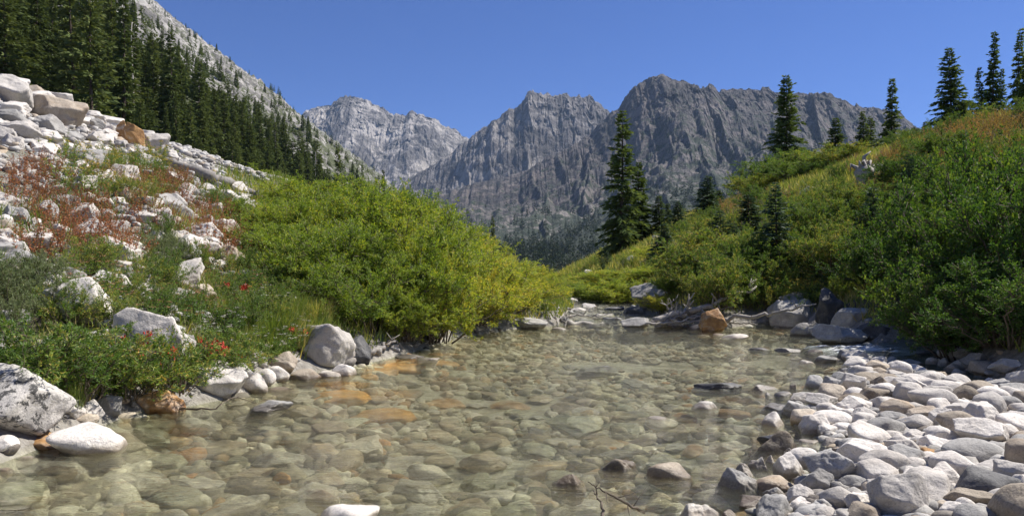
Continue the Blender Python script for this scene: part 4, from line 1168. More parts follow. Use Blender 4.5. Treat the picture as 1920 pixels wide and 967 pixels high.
PLANTS = {
 'willow': ('willow', WIL, 'willow', 'twig', 'bush', ('stems', 'foliage')),
 'alder': ('alder', ALD, 'alder', 'twig', 'bush', ('stems', 'foliage')),
 'shrub': ('shrub', SHR, 'herb', 'twig', 'shrub', ('stems', 'foliage')),
 'sage': ('sagebrush', SAG, 'sage', 'twig', 'shrub', ('stems', 'foliage')),
 'red': ('red_herb', RED, 'red', 'twig', 'herb', ('stalks', 'foliage')),
 'yellow': ('goldenrod', YEL, 'herb', 'twig', 'flower', ('stalks', 'foliage', 'blossoms', 'yellow')),
 'umbel': ('yarrow', UMB, 'herb', 'twig', 'flower', ('stalks', 'foliage', 'blossoms', 'umber')),
 'white_umbel': ('yarrow', UMB, 'herb', 'twig', 'flower', ('stalks', 'foliage', 'blossoms', 'cream')),
 'spike': ('fireweed', SPK, 'dry', 'twig', 'herb', ('stalks', 'foliage', 'blossoms', 'pink')),
 'green_spike': ('fireweed', SPK, 'herb', 'twig', 'herb', ('stalks', 'foliage', 'blossoms', 'pink')),
 'paint': ('paintbrush_flower', PNT, 'herb', 'twig', 'flower', ('stalks', 'foliage', 'blossoms', 'scarlet')),
 'dry': ('dry_herb', RED, 'dry', 'twig', 'herb', ('stalks', 'foliage')),
}
PDESC = {'willow': 'yellow green willow bush', 'alder': 'dark green alder bush', 'shrub': 'small green shrub', 'sage': 'grey green sagebrush', 'red': 'red leaved herb clump', 'yellow': 'yellow flowered goldenrod clump',
         'umbel': 'tan headed herb clump', 'white_umbel': 'white flowered yarrow clump', 'spike': 'dry fireweed clump', 'green_spike': 'green fireweed clump', 'paint': 'scarlet paintbrush flower', 'dry': 'dry orange herb clump'}
def plant(kind, x, y, H, W=None, k=None, label=None, zone=None, group=None, z=None, desc=None, fol=None, sink=0.03):
    nm, protos, fm, sm_, cat, parts = PLANTS[kind]
    pr = protos[(k if k is not None else R.randrange(100)) % len(protos)]
    z = gz(x, y) if z is None else z
    W = H if W is None else W
    r = empty(nm, (x, y, z - sink * H), R.uniform(0, 6.28), (W, W, H), (R.uniform(-.06, .06), R.uniform(-.06, .06)))
    tag(r, label, cat, group)
    link(parts[0], pr[0], M[sm_], r)
    link(parts[1], pr[1], M[fol or fm], r)
    if len(parts) > 2 and pr[2] is not None:
        link(parts[2], pr[2], M[parts[3]], r)
    if label is None:
        THINGS.append((r, desc or PDESC[kind], zone, proj(x, y, z + H * 0.5)))
    return r

# ------------------------------------------------------------------ willows on the left shore
G_W = 'willow bushes along the left shore'
for px, Y, top, W, k, g in [
 (705, 9.3, 470, 1.5, 0, 2), (610, 10.0, 425, 1.7, 1, 0), (800, 10.2, 455, 1.5, 2, 1), (735, 10.8, 400, 1.9, 3, 0), (520, 10.8, 420, 1.5, 1, 0), (880, 12.0, 480, 1.8, 2, 1), (625, 12.4, 352, 1.9, 0, 0), (560, 12.0, 385, 1.6, 0, 0),
 (700, 12.6, 355, 1.9, 1, 0), (780, 12.6, 385, 1.7, 2, 1), (850, 12.9, 438, 1.6, 3, 1), (930, 13.4, 490, 1.7, 2, 1), (985, 14.2, 540, 1.2, 3, 1), (905, 14.6, 478, 1.7, 3, 1), (600, 14.5, 345, 2.0, 0, 0), (680, 15.0, 348, 2.0, 1, 0),
 (760, 15.0, 375, 1.8, 0, 0), (840, 15.5, 420, 1.7, 2, 1), (970, 16.0, 512, 1.4, 3, 1), (490, 12.5, 400, 1.3, 1, 0), (655, 10.0, 520, 1.2, 2, 1), (760, 9.6, 540, 1.1, 3, 1), (470, 20.0, 318, 1.6, 0, 0), (515, 20.5, 335, 1.3, 1, 0)]:
    X = (px - 960) / F * Y
    z = gz(X, Y)
    H = max(0.5, CAMZ + (HZ - top) / F * Y - z) * 1.03
    plant('willow', X, Y, H, W * (0.72 + 0.10 * H), k, None, 'shore', G_W, None, 'bright green willow bush' if g == 0 else 'yellow green willow bush')

# ------------------------------------------------------------------ herbs and shrubs of the left slope
def strew(kind, box, n_, h0, h1, zone, group, wf=1.0, tries=40, ymin=0, avoid=0.0, taken=None, **kw):
    x0, y0, x1, y1 = box
    made = 0
    for _ in range(n_ * tries):
        if made >= n_:
            break
        px, py = R.uniform(x0, x1), R.uniform(y0, y1)
        x, y, z = hit(px, py, ymin)
        if z < wlevel(x, y) + 0.06 or y > 80:
            continue
        h = R.uniform(h0, h1)
        if taken is not None and any((x - a) ** 2 + (y - b) ** 2 < (0.33 * (h + c)) ** 2 for a, b, c in taken):
            continue
        if taken is not None:
            taken.append((x, y, h))
        plant(kind, x, y, h, h * wf * R.uniform(0.9, 1.15), None, None, zone, group, **kw)
        made += 1
PT = []
GLs = 'herbs and shrubs on the left slope'
strew('red', (45, 385, 240, 490), 16, 0.36, 0.54, 'slope', GLs, taken=PT)
strew('red', (0, 315, 110, 375), 6, 0.32, 0.45, 'slope', GLs, taken=PT)
strew('red', (225, 330, 385, 430), 10, 0.32, 0.45, 'slope', GLs, taken=PT)
strew('red', (370, 405, 580, 490), 19, 0.34, 0.5, 'slope', GLs, taken=PT)
strew('dry', (120, 320, 380, 420), 8, 0.3, 0.42, 'slope', GLs, taken=PT)
strew('yellow', (105, 300, 300, 370), 11, 0.36, 0.5, 'slope', GLs, taken=PT)
strew('yellow', (330, 385, 560, 440), 6, 0.32, 0.45, 'slope', GLs, taken=PT)
strew('shrub', (180, 370, 420, 450), 6, 0.25, 0.38, 'slope', GLs, taken=PT)
strew('shrub', (100, 490, 480, 620), 15, 0.24, 0.42, 'slope', GLs, taken=PT)
strew('umbel', (130, 500, 470, 620), 12, 0.26, 0.4, 'slope', GLs, taken=PT)
strew('sage', (0, 540, 90, 640), 6, 0.3, 0.42, 'slope', GLs, taken=PT)
strew('sage', (240, 450, 420, 540), 3, 0.24, 0.36, 'slope', GLs, taken=PT)
strew('white_umbel', (400, 580, 540, 690), 6, 0.28, 0.4, 'slope', GLs, taken=PT)
strew('shrub', (390, 500, 560, 660), 8, 0.28, 0.42, 'slope', GLs, taken=PT)
# the leafy shrubs in front, between the big boulders and the water
GF = 'leafy shrubs fronting the big left boulders'
for px, py, H, W, lab in [(75, 745, 0.48, 0.6, 'leafy green shrub left of the half hidden boulder, at the far left edge'), (150, 752, 0.5, 0.7, 'dense green shrub in front of the big white boulder on the left bank'),
                          (240, 748, 0.46, 0.66, 'green shrub leaning over the small blocky rocks at the left shore'), (335, 735, 0.42, 0.66, 'bushy shrub over the rust stained rock at the left shore'),
                          (415, 705, 0.3, 0.5, 'yellowish shrub reaching over the flat topped white boulder'), (30, 710, 0.4, 0.55, 'low green shrub at the far left above the lichened boulder'),
                          (440, 690, 0.34, 0.5, 'low yellow green shrub behind the row of white cobbles'), (205, 720, 0.42, 0.55, 'green shrub between the two big white boulders')]:
    x, y, z = hit(px, py)
    plant('shrub', x, y, H, W, None, lab, None, GF)
for px, py, top in [(520, 640, 545), (555, 650, 560), (490, 650, 575), (545, 620, 530), (470, 620, 560), (575, 655, 580), (600, 640, 560), (455, 660, 590), (20, 740, 655), (130, 770, 690), (520, 670, 600), (430, 600, 530), (560, 600, 520), (595, 615, 530)]:
    x, y, z = hit(px, py)
    H = (py - top) / F * y * 0.75
    o = link('grass_tuft', TUFT[R.randrange(3)], M['grass'], None, (x, y, z), (0, 0, R.uniform(0, 6.3)), (H, H, H))
    tag(o, None, 'grass tuft', 'tall grass on the left bank')
    THINGS.append((o, 'tall green grass tuft', 'slope', proj(x, y, z + H / 2)))
for px, py, top, lab in [(262, 690, 596, 'scarlet flower over the half hidden white boulder'), (287, 720, 610, 'small red flower right of the one over the half hidden boulder'), (372, 700, 606, 'scarlet flower left of a twin one, above the flat topped boulder'),
                         (388, 705, 606, 'orange red flower right of its twin, above the flat topped boulder'), (462, 700, 636, 'red flower low in the grass behind the white cobble row'), (548, 660, 594, 'orange red flower in the tall grass left of the leaning boulder'), (443, 570, 512, 'bright red flower near the flat white rock in the grass')]:
    x, y, z = hit(px, py)
    H = (py - top) / F * y
    plant('paint', x, y, H, H * 0.8, None, lab, None, 'red paintbrush flowers')

# ------------------------------------------------------------------ right bank bushes
G_A = 'alder bushes crowding the right bank'
for px, Y, top, W, k in [
 (1890, 7.3, 480, 1.35, 0), (1800, 8.1, 500, 1.3, 1), (1925, 8.2, 330, 1.7, 2), (1835, 8.9, 380, 1.6, 0), (1725, 11.3, 430, 1.3, 2), (1790, 10.6, 345, 1.7, 1), (1870, 10.5, 285, 1.9, 0), (1940, 10.8, 250, 1.9, 1),
 (1720, 12.2, 365, 1.6, 0), (1650, 12.5, 440, 1.4, 1), (1800, 13.0, 300, 1.8, 2), (1880, 13.5, 262, 1.9, 1), (1700, 15.0, 385, 1.5, 2), (1960, 9.2, 300, 1.8, 2), (1850, 7.9, 560, 1.0, 2), (1760, 15.5, 330, 1.6, 0)]:
    X = (px - 960) / F * Y
    z = gz(X, Y)
    H = min(2.6, max(0.6, CAMZ + (HZ - top) / F * Y - z))
    plant('alder', X, Y, H, W * (0.75 + 0.12 * H), k, None, 'right', G_A)
G_R = 'shrubs and herbs on the right slope'
for px, Y, top, W, k, fol in [(1345, 16.5, 430, 1.7, 0, 'herb'), (1400, 16.0, 450, 1.4, 1, 'herb'), (1300, 17.5, 470, 1.4, 2, 'herb'), (1440, 15.2, 490, 1.2, 1, 'herb'), (1375, 15.0, 500, 1.2, 0, 'herb')]:
    X = (px - 960) / F * Y
    z = gz(X, Y)
    plant('alder', X, Y, max(0.6, CAMZ + (HZ - top) / F * Y - z), W, k, None, 'right', G_R, None, 'leafy green streamside bush', fol)
for px, Y, top, W, k in [(1470, 40, 285, 3.4, 0), (1420, 42, 318, 3.0, 1), (1530, 38, 288, 3.2, 2), (1570, 36, 285, 2.8, 0), (1500, 34, 320, 2.6, 1), (1440, 36, 340, 2.6, 2), (1590, 33, 310, 2.2, 1), (1725, 36, 240, 2.2, 0), (1830, 36, 195, 2.0, 1)]:
    X = (px - 960) / F * Y
    z = gz(X, Y)
    plant('alder', X, Y, max(0.9, CAMZ + (HZ - top) / F * Y - z), W, k, None, 'right', G_R, None, 'rounded light green bush', 'herb')
for px, Y, top, W, k in [(1080, 27, 525, 1.8, 0), (1110, 25, 515, 1.9, 1), (1150, 24, 508, 2.0, 2), (1185, 23, 505, 2.0, 3), (1215, 22, 515, 1.8, 0), (1120, 21, 530, 1.6, 1), (1165, 20, 520, 1.6, 2), (1240, 26, 490, 1.9, 3), (1290, 19, 510, 1.3, 2), (1240, 15.8, 560, 0.8, 3), (1270, 16.5, 550, 0.9, 1)]:
    X = (px - 960) / F * Y
    z = gz(X, Y)
    plant('willow', X, Y, max(0.4, CAMZ + (HZ - top) / F * Y - z), W, k, None, 'right', G_R, None, 'low olive green willow')
PR = []
for px, py, H, W, fol, ds in [(1300, 545, 1.1, 1.3, 'herb', 'leafy green streamside bush'), (1352, 578, 1.0, 1.2, 'herb', 'leafy green streamside bush'), (1420, 562, 0.9, 1.1, 'herb', 'leafy green streamside bush'), (1560, 520, 1.1, 1.3, 'herb', 'bright leafy slope bush'), (1602, 480, 1.1, 1.3, 'herb', 'bright leafy slope bush'),
                              (1540, 446, 1.1, 1.5, 'herb', 'bright leafy slope bush'), (1500, 425, 0.9, 1.4, 'herb', 'bright leafy slope bush'), (1430, 400, 1.3, 1.8, 'alder', 'dark leafy slope bush'), (1596, 405, 1.0, 1.3, 'herb', 'bright leafy slope bush'), (1668, 425, 1.2, 1.5, 'alder', 'dark leafy slope bush'), (1400, 510, 0.9, 1.0, 'herb', 'bright leafy slope bush'),
                              (1330, 470, 1.3, 1.6, 'herb', 'bright leafy slope bush'), (1480, 470, 0.8, 1.1, 'herb', 'bright leafy slope bush'), (1700, 345, 1.0, 1.5, 'alder', 'dark leafy slope bush'), (1770, 300, 1.0, 1.6, 'alder', 'dark leafy slope bush')]:
    x, y, z = hit(px, py, 13.4)
    plant('alder', x, y, H * (0.72 if py < 500 else 0.9), W * 0.85, None, None, 'right', G_R, None, ds, fol)
strew('shrub', (1250, 400, 1640, 540), 36, 0.45, 0.85, 'right', G_R, ymin=14, taken=PR)
strew('shrub', (1500, 330, 1720, 470), 20, 0.4, 0.7, 'right', G_R, ymin=15, taken=PR)
strew('green_spike', (1240, 400, 1480, 520), 14, 0.6, 0.9, 'right', G_R, ymin=17, taken=PR)
strew('spike', (1280, 390, 1480, 440), 8, 0.7, 1.0, 'right', G_R, ymin=24, taken=PR)
strew('dry', (1700, 235, 1930, 330), 20, 0.45, 0.7, 'right', G_R, ymin=17, taken=PR)
strew('dry', (1560, 360, 1660, 430), 5, 0.4, 0.6, 'right', G_R, ymin=17, taken=PR)
strew('spike', (1560, 290, 1900, 350), 12, 0.4, 0.7, 'right', G_R, ymin=20, taken=PR)
strew('shrub', (1680, 225, 1930, 320), 16, 0.45, 0.7, 'right', G_R, ymin=17, taken=PR)
strew('yellow', (1440, 520, 1560, 560), 6, 0.35, 0.5, 'right', G_R, ymin=13.5, taken=PR)
strew('shrub', (1400, 530, 1640, 590), 10, 0.35, 0.5, 'right', G_R, ymin=13.3, taken=PR)
strew('shrub', (1060, 500, 1260, 560), 10, 0.4, 0.6, 'right', G_R, ymin=17, taken=PR)

# ------------------------------------------------------------------ ground cover: grass nobody could count
def grass_field(name, n_, xr, yr, test, hmin, hmax, seed, hfac=0.035):
    rg = np.random.default_rng(seed)
    x, y = rg.uniform(*xr, n_), rg.uniform(yr[0] ** 0.6, yr[1] ** 0.6, n_) ** (1 / 0.6)
    x = x * (y / yr[1]) ** 0.8 if xr[0] >= 0 or xr[1] <= 0 else x
    z = ground(x, y)
    m = test(x, y, z)
    x, y, z = x[m], y[m], z[m]
    n_ = len(x)
    h = rg.uniform(hmin, hmax, n_) * (0.6 + y * hfac)
    wd = 0.006 * (0.6 + y * 0.10)
    a = rg.uniform(0, 2 * np.pi, n_)
    sd = np.stack([np.cos(a) * wd, np.sin(a) * wd, np.zeros(n_)], 1)
    base = np.stack([x, y, z - 0.01], 1)
    ln = rg.normal(0, 0.35, (n_, 2))
    tip = base + np.stack([ln[:, 0] * h, ln[:, 1] * h, h], 1)
    v = np.stack([base - sd, base + sd, tip], 1).reshape(-1, 3)
    t = np.arange(n_ * 3).reshape(-1, 3)
    cl = fbm(np.stack([x * 0.7, y * 0.7, np.zeros(n_)], 1), 3, seed)
    return mesh_np(name, v, None, t, {'tint': np.repeat(np.clip(rg.normal(0.5 + 0.12 * (seed == 9), 0.22, n_) + 0.6 * cl, 0, 1), 3)})
def lt(x, y, z):
    pale = fbm(np.stack([x * 0.5, y * 0.5, np.full_like(x, 1.7)], 1), 3, 55) + 0.2 * (-x - 5.5)
    return (x < 0.5 + np.maximum(y - 13, 0) * 0.3) & (z > 0.12) & (pale < -0.02) & (np.abs(x) < y * 0.8)
tag(link('grass', grass_field('grass_left', 150000, (-17, 1.5), (4.5, 26), lt, 0.08, 0.24, 8), M['grass']), 'mixed green and straw coloured grass on the left slope', 'grass', None, 'stuff')
def rt(x, y, z):
    return (x > 2) & (z > 0.25) & ~inbar(x, y) & (np.abs(x) < y * 0.8 + 1) & (y > 6)
tag(link('grass', grass_field('grass_right', 190000, (2, 44), (6, 60), rt, 0.07, 0.2, 9), M['grass']), 'green and straw coloured grass on the right slope', 'grass', None, 'stuff')

# ------------------------------------------------------------------ conifers
def conifer_proto(name, seed, H, W, nwh, shape=0.9, droop=0.35, bare=0.06, ragged=0.25, nb=6, dens=1.0, top_thin=0.0, clumpy=0.0, needle=1.0):
    """trunk mesh and crown mesh: drooping boughs in whorls, each set with flat sprays of needles"""
    global NR
    NR = np.random.default_rng(seed)
    tr, cr = MB(), MB()
    zz = np.linspace(-0.03, 1, 9)
    bend = np.cumsum(NR.normal(0, 0.004 * H, (9, 2)), 0)
    bend -= bend[0]
    tp = np.stack([bend[:, 0], bend[:, 1], zz * H], 1)
    tr.tube(tp, H * 0.017 * (1 - zz * 0.96), 7)
    for i in range(nwh):
        t = (i + NR.uniform(-0.4, 0.4)) / nwh
        t = min(max(t, 0.0), 0.985)
        z = H * (bare + (1 - bare) * t)
        prof = (1 - t) ** shape * (1 - top_thin * sstep(0.3, 0.9, np.array(t)))
        L0 = W * 0.5 * prof + 0.012 * H
        if clumpy and NR.random() < clumpy:
            L0 *= 0.45
        for b in range(nb):
            if NR.random() < 0.12:
                continue
            a = NR.uniform(0, 2 * np.pi)
            L = L0 * (1 + NR.normal(0, ragged)) * NR.uniform(0.65, 1.1)
            L = max(L, 0.01 * H)
            dr = droop * NR.uniform(0.6, 1.4) * (1 - 0.9 * t)
            rise = 0.25 * t + NR.normal(0, 0.06) + 0.10
            s = np.linspace(0, 1, 5)
            c0 = np.array([np.interp(z, tp[:, 2], tp[:, 0]), np.interp(z, tp[:, 2], tp[:, 1])])
            px = np.cos(a) * L * s + c0[0]
            py = np.sin(a) * L * s + c0[1]
            pz = z + L * (rise * s - dr * s ** 2 + 0.12 * dr * s ** 4)
            P = np.stack([px, py, pz], 1)
            if L > 0.05 * H:
                tr.tube(P[:4], H * 0.0035 * np.array([1, 0.75, 0.5, 0.25]) * (1 - t * 0.6), 3)
            m = max(4, int(26 * dens * (L / H) ** 0.8 * 2.2))
            u = NR.random(m) ** 0.75
            k = np.minimum((u * 4).astype(int), 3)
            f = (u * 4 - k)[:, None]
            c = P[k] * (1 - f) + P[k + 1] * f
            d = unit(P[-1] - P[0])
            sd = np.array([-np.sin(a), np.cos(a), 0])
            sgn = NR.choice([-1, 1], m)[:, None]
            ax = unit(d * 0.75 + sd * sgn * NR.uniform(0.2, 1.0, (m, 1)) + np.array([0, 0, -1]) * NR.uniform(-0.15, 0.55, (m, 1)))
            ln = (0.030 * H + 0.24 * L * (1 - 0.55 * u)) * NR.uniform(0.6, 1.2, m)
            cr.leaves(c, ax, ln, (0.011 * H + 0.08 * ln) * needle, np.clip(NR.normal(0.45, 0.2, m) + 0.18 * (u - 0.5), 0, 1), 0.15)
    return tr.mesh(name + '_trunk', True), cr.mesh(name + '_crown')

CON = {
 'spruce': [conifer_proto('spruce', 400 + k, 1.0, 0.42, 58, 0.85, 0.42, 0.02, 0.3, 7, 2.0) for k in range(2)],
 'fir': [conifer_proto('fir', 410 + k, 1.0, 0.30, 56, 0.85, 0.55, 0.02, 0.3, 6, 1.9) for k in range(3)],
 'spire': [conifer_proto('spire', 420, 1.0, 0.24, 64, 0.8, 0.7, 0.02, 0.3, 6, 2.2, 0.35, 0.06), conifer_proto('spire', 421, 1.0, 0.26, 64, 0.9, 0.7, 0.02, 0.3, 6, 2.2, 0.25, 0.05)],
 'pine': [conifer_proto('pine', 430 + k, 1.0, 0.36, 44, 0.62, 0.2, 0.10, 0.4, 6, 2.0, 0.0, 0.2, 1.15) for k in range(3)],
 'young': [conifer_proto('young_fir', 440 + k, 1.0, 0.55, 34, 0.95, 0.25, 0.0, 0.18, 8, 1.6) for k in range(2)],
}
NAME_CON = {'spruce': 'spruce_tree', 'fir': 'fir_tree', 'spire': 'fir_tree', 'pine': 'pine_tree', 'young': 'young_fir'}
def conifer(kind, x, y, z, H, W, k, label=None, group=None, zone=None, desc=None, fol='needle', tilt=0.03):
    tr, cr = CON[kind][k % len(CON[kind])]
    nat = {'spruce': 0.42, 'fir': 0.30, 'spire': 0.25, 'pine': 0.36, 'young': 0.55}[kind]
    r = empty(NAME_CON[kind], (x, y, z - 0.02 * H), R.uniform(0, 6.3), (W / nat, W / nat, H), (R.uniform(-tilt, tilt), R.uniform(-tilt, tilt)))
    tag(r, label, 'tree', group)
    link('trunk', tr, M['bark'], r)
    link('crown', cr, M[fol], r)
    if label is None:
        THINGS.append((r, desc, zone, proj(x, y, z + H * 0.5)))
    return r

G_RT = 'conifers on the right slope'
RT = [ # px, Y, top py, width px, kind, k, needle, label
 (1163, 42, 203, 82, 'fir', 1, 'needle', 'tall broad dark spruce standing above the head of the pool'),
 (1198, 43, 300, 58, 'spruce', 1, 'needle', 'smaller dark spruce against the right flank of the tall broad one'),
 (1475, 45, 138, 84, 'spruce', 1, 'needle', 'tall pointed dark spruce on the ridge crest above the blue green fir'),
 (1567, 46, 220, 62, 'spruce', 0, 'needle', 'short broad spruce on the crest right of the tall pointed one'),
 (1618, 44, 206, 40, 'fir', 0, 'needle', 'blunt narrow fir on the crest above the root stump'),
 (1634, 45, 216, 36, 'fir', 1, 'needle', 'fir standing tight behind the blunt narrow one on the crest'),
 (1668, 42, 142, 46, 'spire', 0, 'needle', 'very thin spire shaped fir on the crest right of the root stump'),
 (1648, 43, 258, 26, 'fir', 2, 'needle', 'little fir at the left foot of the thin spire'),
 (1785, 36, 86, 84, 'spruce', 1, 'needle', 'bushy pointed spruce on the crest left of the three close firs'),
 (1733, 38, 226, 26, 'fir', 1, 'needle', 'tiny fir tip on the crest left of the bushy pointed spruce'),
 (1858, 38, 56, 46, 'spire', 1, 'needle', 'tallest of three close firs on the right crest'),
 (1834, 38, 122, 32, 'fir', 0, 'needle', 'shorter fir on the left of the three close firs'),
 (1876, 39, 124, 30, 'fir', 2, 'needle', 'shorter fir on the right of the three close firs'),
 (1904, 38, 52, 42, 'spire', 0, 'needle', 'thin fir on the crest at the right edge of the picture'),
 (1926, 36, 100, 50, 'fir', 1, 'needle', 'fir cut by the right edge of the picture on the crest'),
 (1325, 38, 328, 58, 'spruce', 0, 'needle2', 'green conical fir on the slope midway between the two tall spruces'),
 (1345, 40, 356, 34, 'fir', 1, 'needle', 'dark fir just behind the green conical one'),
 (1272, 41, 375, 40, 'spruce', 1, 'needle2', 'small bluish fir left of the green conical one'),
 (1238, 44, 365, 36, 'fir', 2, 'needle', 'dark narrow fir right of the tall broad spruce'),
 (1253, 45, 380, 26, 'fir', 0, 'needle', 'thin dark fir between the narrow one and the small bluish one'),
 (1243, 32, 418, 50, 'spruce', 0, 'needle2', 'green young fir in front of the tall broad spruce, on its right'),
 (1140, 34, 470, 24, 'young', 1, 'needle2', 'tiny light fir at the foot of the tall broad spruce'),
 (1128, 33, 492, 20, 'young', 0, 'needle2', 'tiniest light fir at the left foot of the tall broad spruce'),
 (1457, 22, 338, 96, 'young', 0, 'needle2', 'blue green fir with open tiers in the middle of the right slope'),
 (1404, 29, 362, 56, 'fir', 2, 'needle2', 'slender dark green fir left of the blue green one'),
 (1352, 24, 392, 76, 'young', 1, 'needle2', 'light green young fir above the streamside bushes'),
 (1380, 26, 420, 50, 'young', 0, 'needle2', 'young fir between the light green one and the slender one'),
 (1636, 16.5, 346, 88, 'young', 1, 'needle2', 'young fir below the root stump'),
 (1706, 18, 286, 78, 'young', 0, 'needle2', 'young fir right of the root stump'),
 (1590, 19, 372, 50, 'young', 0, 'needle2', 'small young fir left below the root stump'),
 (1745, 21, 290, 50, 'young', 1, 'needle2', 'small young fir right of the one beside the root stump'),
]
BASES = {1325: 412, 1272: 440, 1238: 440, 1253: 445, 1243: 492, 1140: 502, 1128: 512, 1457: 502, 1404: 442, 1352: 470, 1380: 482, 1636: 482, 1706: 402, 1590: 440, 1745: 385}
for px, Y, top, wpx, kd, k, fol, lab in RT:
    if px in BASES:
        Y = hit(px, BASES[px], 13)[1]
    X = (px - 960) / F * Y
    z = gz(X, Y)
    H = CAMZ + (HZ - top) / F * Y - z
    if H < 0.5:
        print('LOW', lab, H)
        H = 0.8
    conifer(kd, X, Y, z, H, wpx / F * Y * (0.95 if top < 300 else 1.1), k, lab, G_RT, None, None, fol)
# two firs on the left, seen over the willows
for px, Y, top, wpx, lab in [(637, 70, 262, 20, 'lone thin fir rising over the willow tops, left of the pale peak'), (719, 60, 312, 17, 'small lone fir over the willow tops, right of the thin one'), (925, 55, 402, 12, 'thin fir tip over the right end of the willows'),
                             (845, 60, 392, 14, 'little fir tip over the middle of the willows'), (655, 75, 320, 18, 'bushy small fir right of the lone thin one'), (812, 60, 372, 14, 'dim fir over the willow tops left of the little tip')]:
    X = (px - 960) / F * Y
    z = gz(X, Y) if px > 760 else max(gz(X, Y), float(wall_z(np.array([X]), np.array([Y]))[0]))
    H = CAMZ + (HZ - top) / F * Y - z
    conifer('fir', X, Y, z, max(H, 1.5), wpx / F * Y * 1.2, R.randrange(3), lab, 'lone firs beyond the willows', None, None, 'hillneedle')

# the forest on the left wall: single trees
def wallz(x, y):
    return float(wall_z(np.array([x]), np.array([y]))[0])
G_H = 'conifers on the left hillside'
HT = []
def hill_tree(px, Y, up, H, kd, big=True):
    # the foot of the tree: along the wall at distance Y, in the column px
    X = (px - 960) / F * Y
    z = wallz(X, Y)
    HT.append((X, Y, H))
    W = H * {'spruce': 0.34, 'fir': 0.25, 'pine': 0.32, 'spire': 0.2}[kd] * R.uniform(0.85, 1.15)
    nm = {'spruce': 'broad dark conifer', 'fir': 'narrow dark fir', 'pine': 'ragged bushy pine', 'spire': 'thin pointed fir'}[kd]
    sz = 'tall ' if H / Y * F > 190 else 'small ' if H / Y * F < 90 else ''
    if big:
        conifer(kd, X, Y, z, H, W, R.randrange(3), None, G_H, 'hill', sz + nm, 'hillneedle', 0.025)
    else:
        cr = SMALL[R.randrange(len(SMALL))]
        o = link('conifer', cr, M['hillneedle'], None, (X, Y, z - 0.3), (0, 0, R.uniform(0, 6.3)), (W / 0.3, W / 0.3, H))
        tag(o, None, 'tree', G_H)
        THINGS.append((o, 'small distant ' + ('dark conifer' if H > 9 else 'bushy conifer'), 'hill', proj(X, Y, z + H / 2)))

def small_conifer(seed, n_=150, wd=0.3):
    global NR
    NR = np.random.default_rng(seed)
    b = MB()
    b.tube(np.array([[0, 0, -0.02], [0, 0, 0.5], [0, 0, 0.98]]), [0.016, 0.01, 0.002], 4, 0.0)
    t = NR.random(n_) ** 1.2
    a = NR.uniform(0, 2 * np.pi, n_)
    L = wd * 0.5 * (1 - t) ** 0.75 * NR.uniform(0.6, 1.15, n_) + 0.015
    c = np.stack([np.zeros(n_), np.zeros(n_), 0.06 + 0.93 * t], 1)
    c[:, :2] += np.stack([np.cos(a), np.sin(a)], 1) * L[:, None] * 0.25
    ax = np.stack([np.cos(a), np.sin(a), NR.uniform(-0.55, 0.25, n_)], 1)
    b.leaves(c, ax, L * 0.9 + 0.03, 0.05 + L * 0.35, np.clip(NR.normal(0.45, 0.22, n_), 0, 1), 0.1)
    return b.mesh('conifer')
SMALL = [small_conifer(500 + k, 260) for k in range(5)]
# the tall front ranks, column by column
for px, base, top in [(-20, 150, -160), (15, 155, -70), (42, 150, -30), (70, 165, -60), (95, 170, -10), (118, 170, -120), (140, 180, -30), (160, 190, -70), (186, 205, 10), (206, 205, -10), (228, 235, 70), (250, 225, 40), (272, 250, 95), (288, 245, 60),
                      (308, 270, 110), (326, 290, 56), (346, 285, 120), (368, 300, 110), (386, 300, 150), (404, 310, 165), (420, 318, 175), (438, 315, 200), (455, 322, 190), (470, 325, 215), (488, 330, 210), (505, 330, 235), (522, 333, 228), (540, 335, 250),
                      (558, 335, 240), (575, 335, 258), (593, 338, 262), (245, 260, 150), (310, 300, 190), (360, 310, 210), (395, 325, 235), (120, 205, 60), (60, 180, 40), (20, 160, 20), (180, 225, 110), (215, 250, 140), (275, 280, 170), (330, 305, 200), (345, 300, 170), (430, 330, 250)]:
    # where this column meets the wall at the row of the base
    Ys = np.geomspace(40, 600, 400)
    Xs = (px - 960) / F * Ys
    d = wall_z(Xs, Ys) - (CAMZ + (HZ - base) / F * Ys)
    k = np.argmax(d > 0) if (d > 0).any() else 100
    Y = float(Ys[k]) if d[0] < 0 else 60.0
    Y = max(Y, 48)
    H = (base - top) / F * Y
    hill_tree(px + R.uniform(-4, 4), Y, 0, min(H, 26), R.choice(['fir', 'fir', 'pine', 'spruce', 'spire']) if px > 210 else R.choice(['pine', 'pine', 'fir', 'spruce']))
tries, n_big = 0, 0
while n_big < 105 and tries < 4000:
    tries += 1
    Y = R.uniform(52, 190)
    up = R.uniform(1, 8) + abs(R.gauss(0, 1)) * 12
    X = -20 - up
    px = 960 + X / Y * F
    if not -60 < px < 620 or any((X - a) ** 2 + (Y - b) ** 2 < 9 for a, b, c in HT):
        continue
    hill_tree(px, Y, up, R.uniform(6, 11) * (1.35 if px < 250 else 0.85), R.choice(['fir', 'fir', 'pine', 'spruce', 'spire']))
    n_big += 1
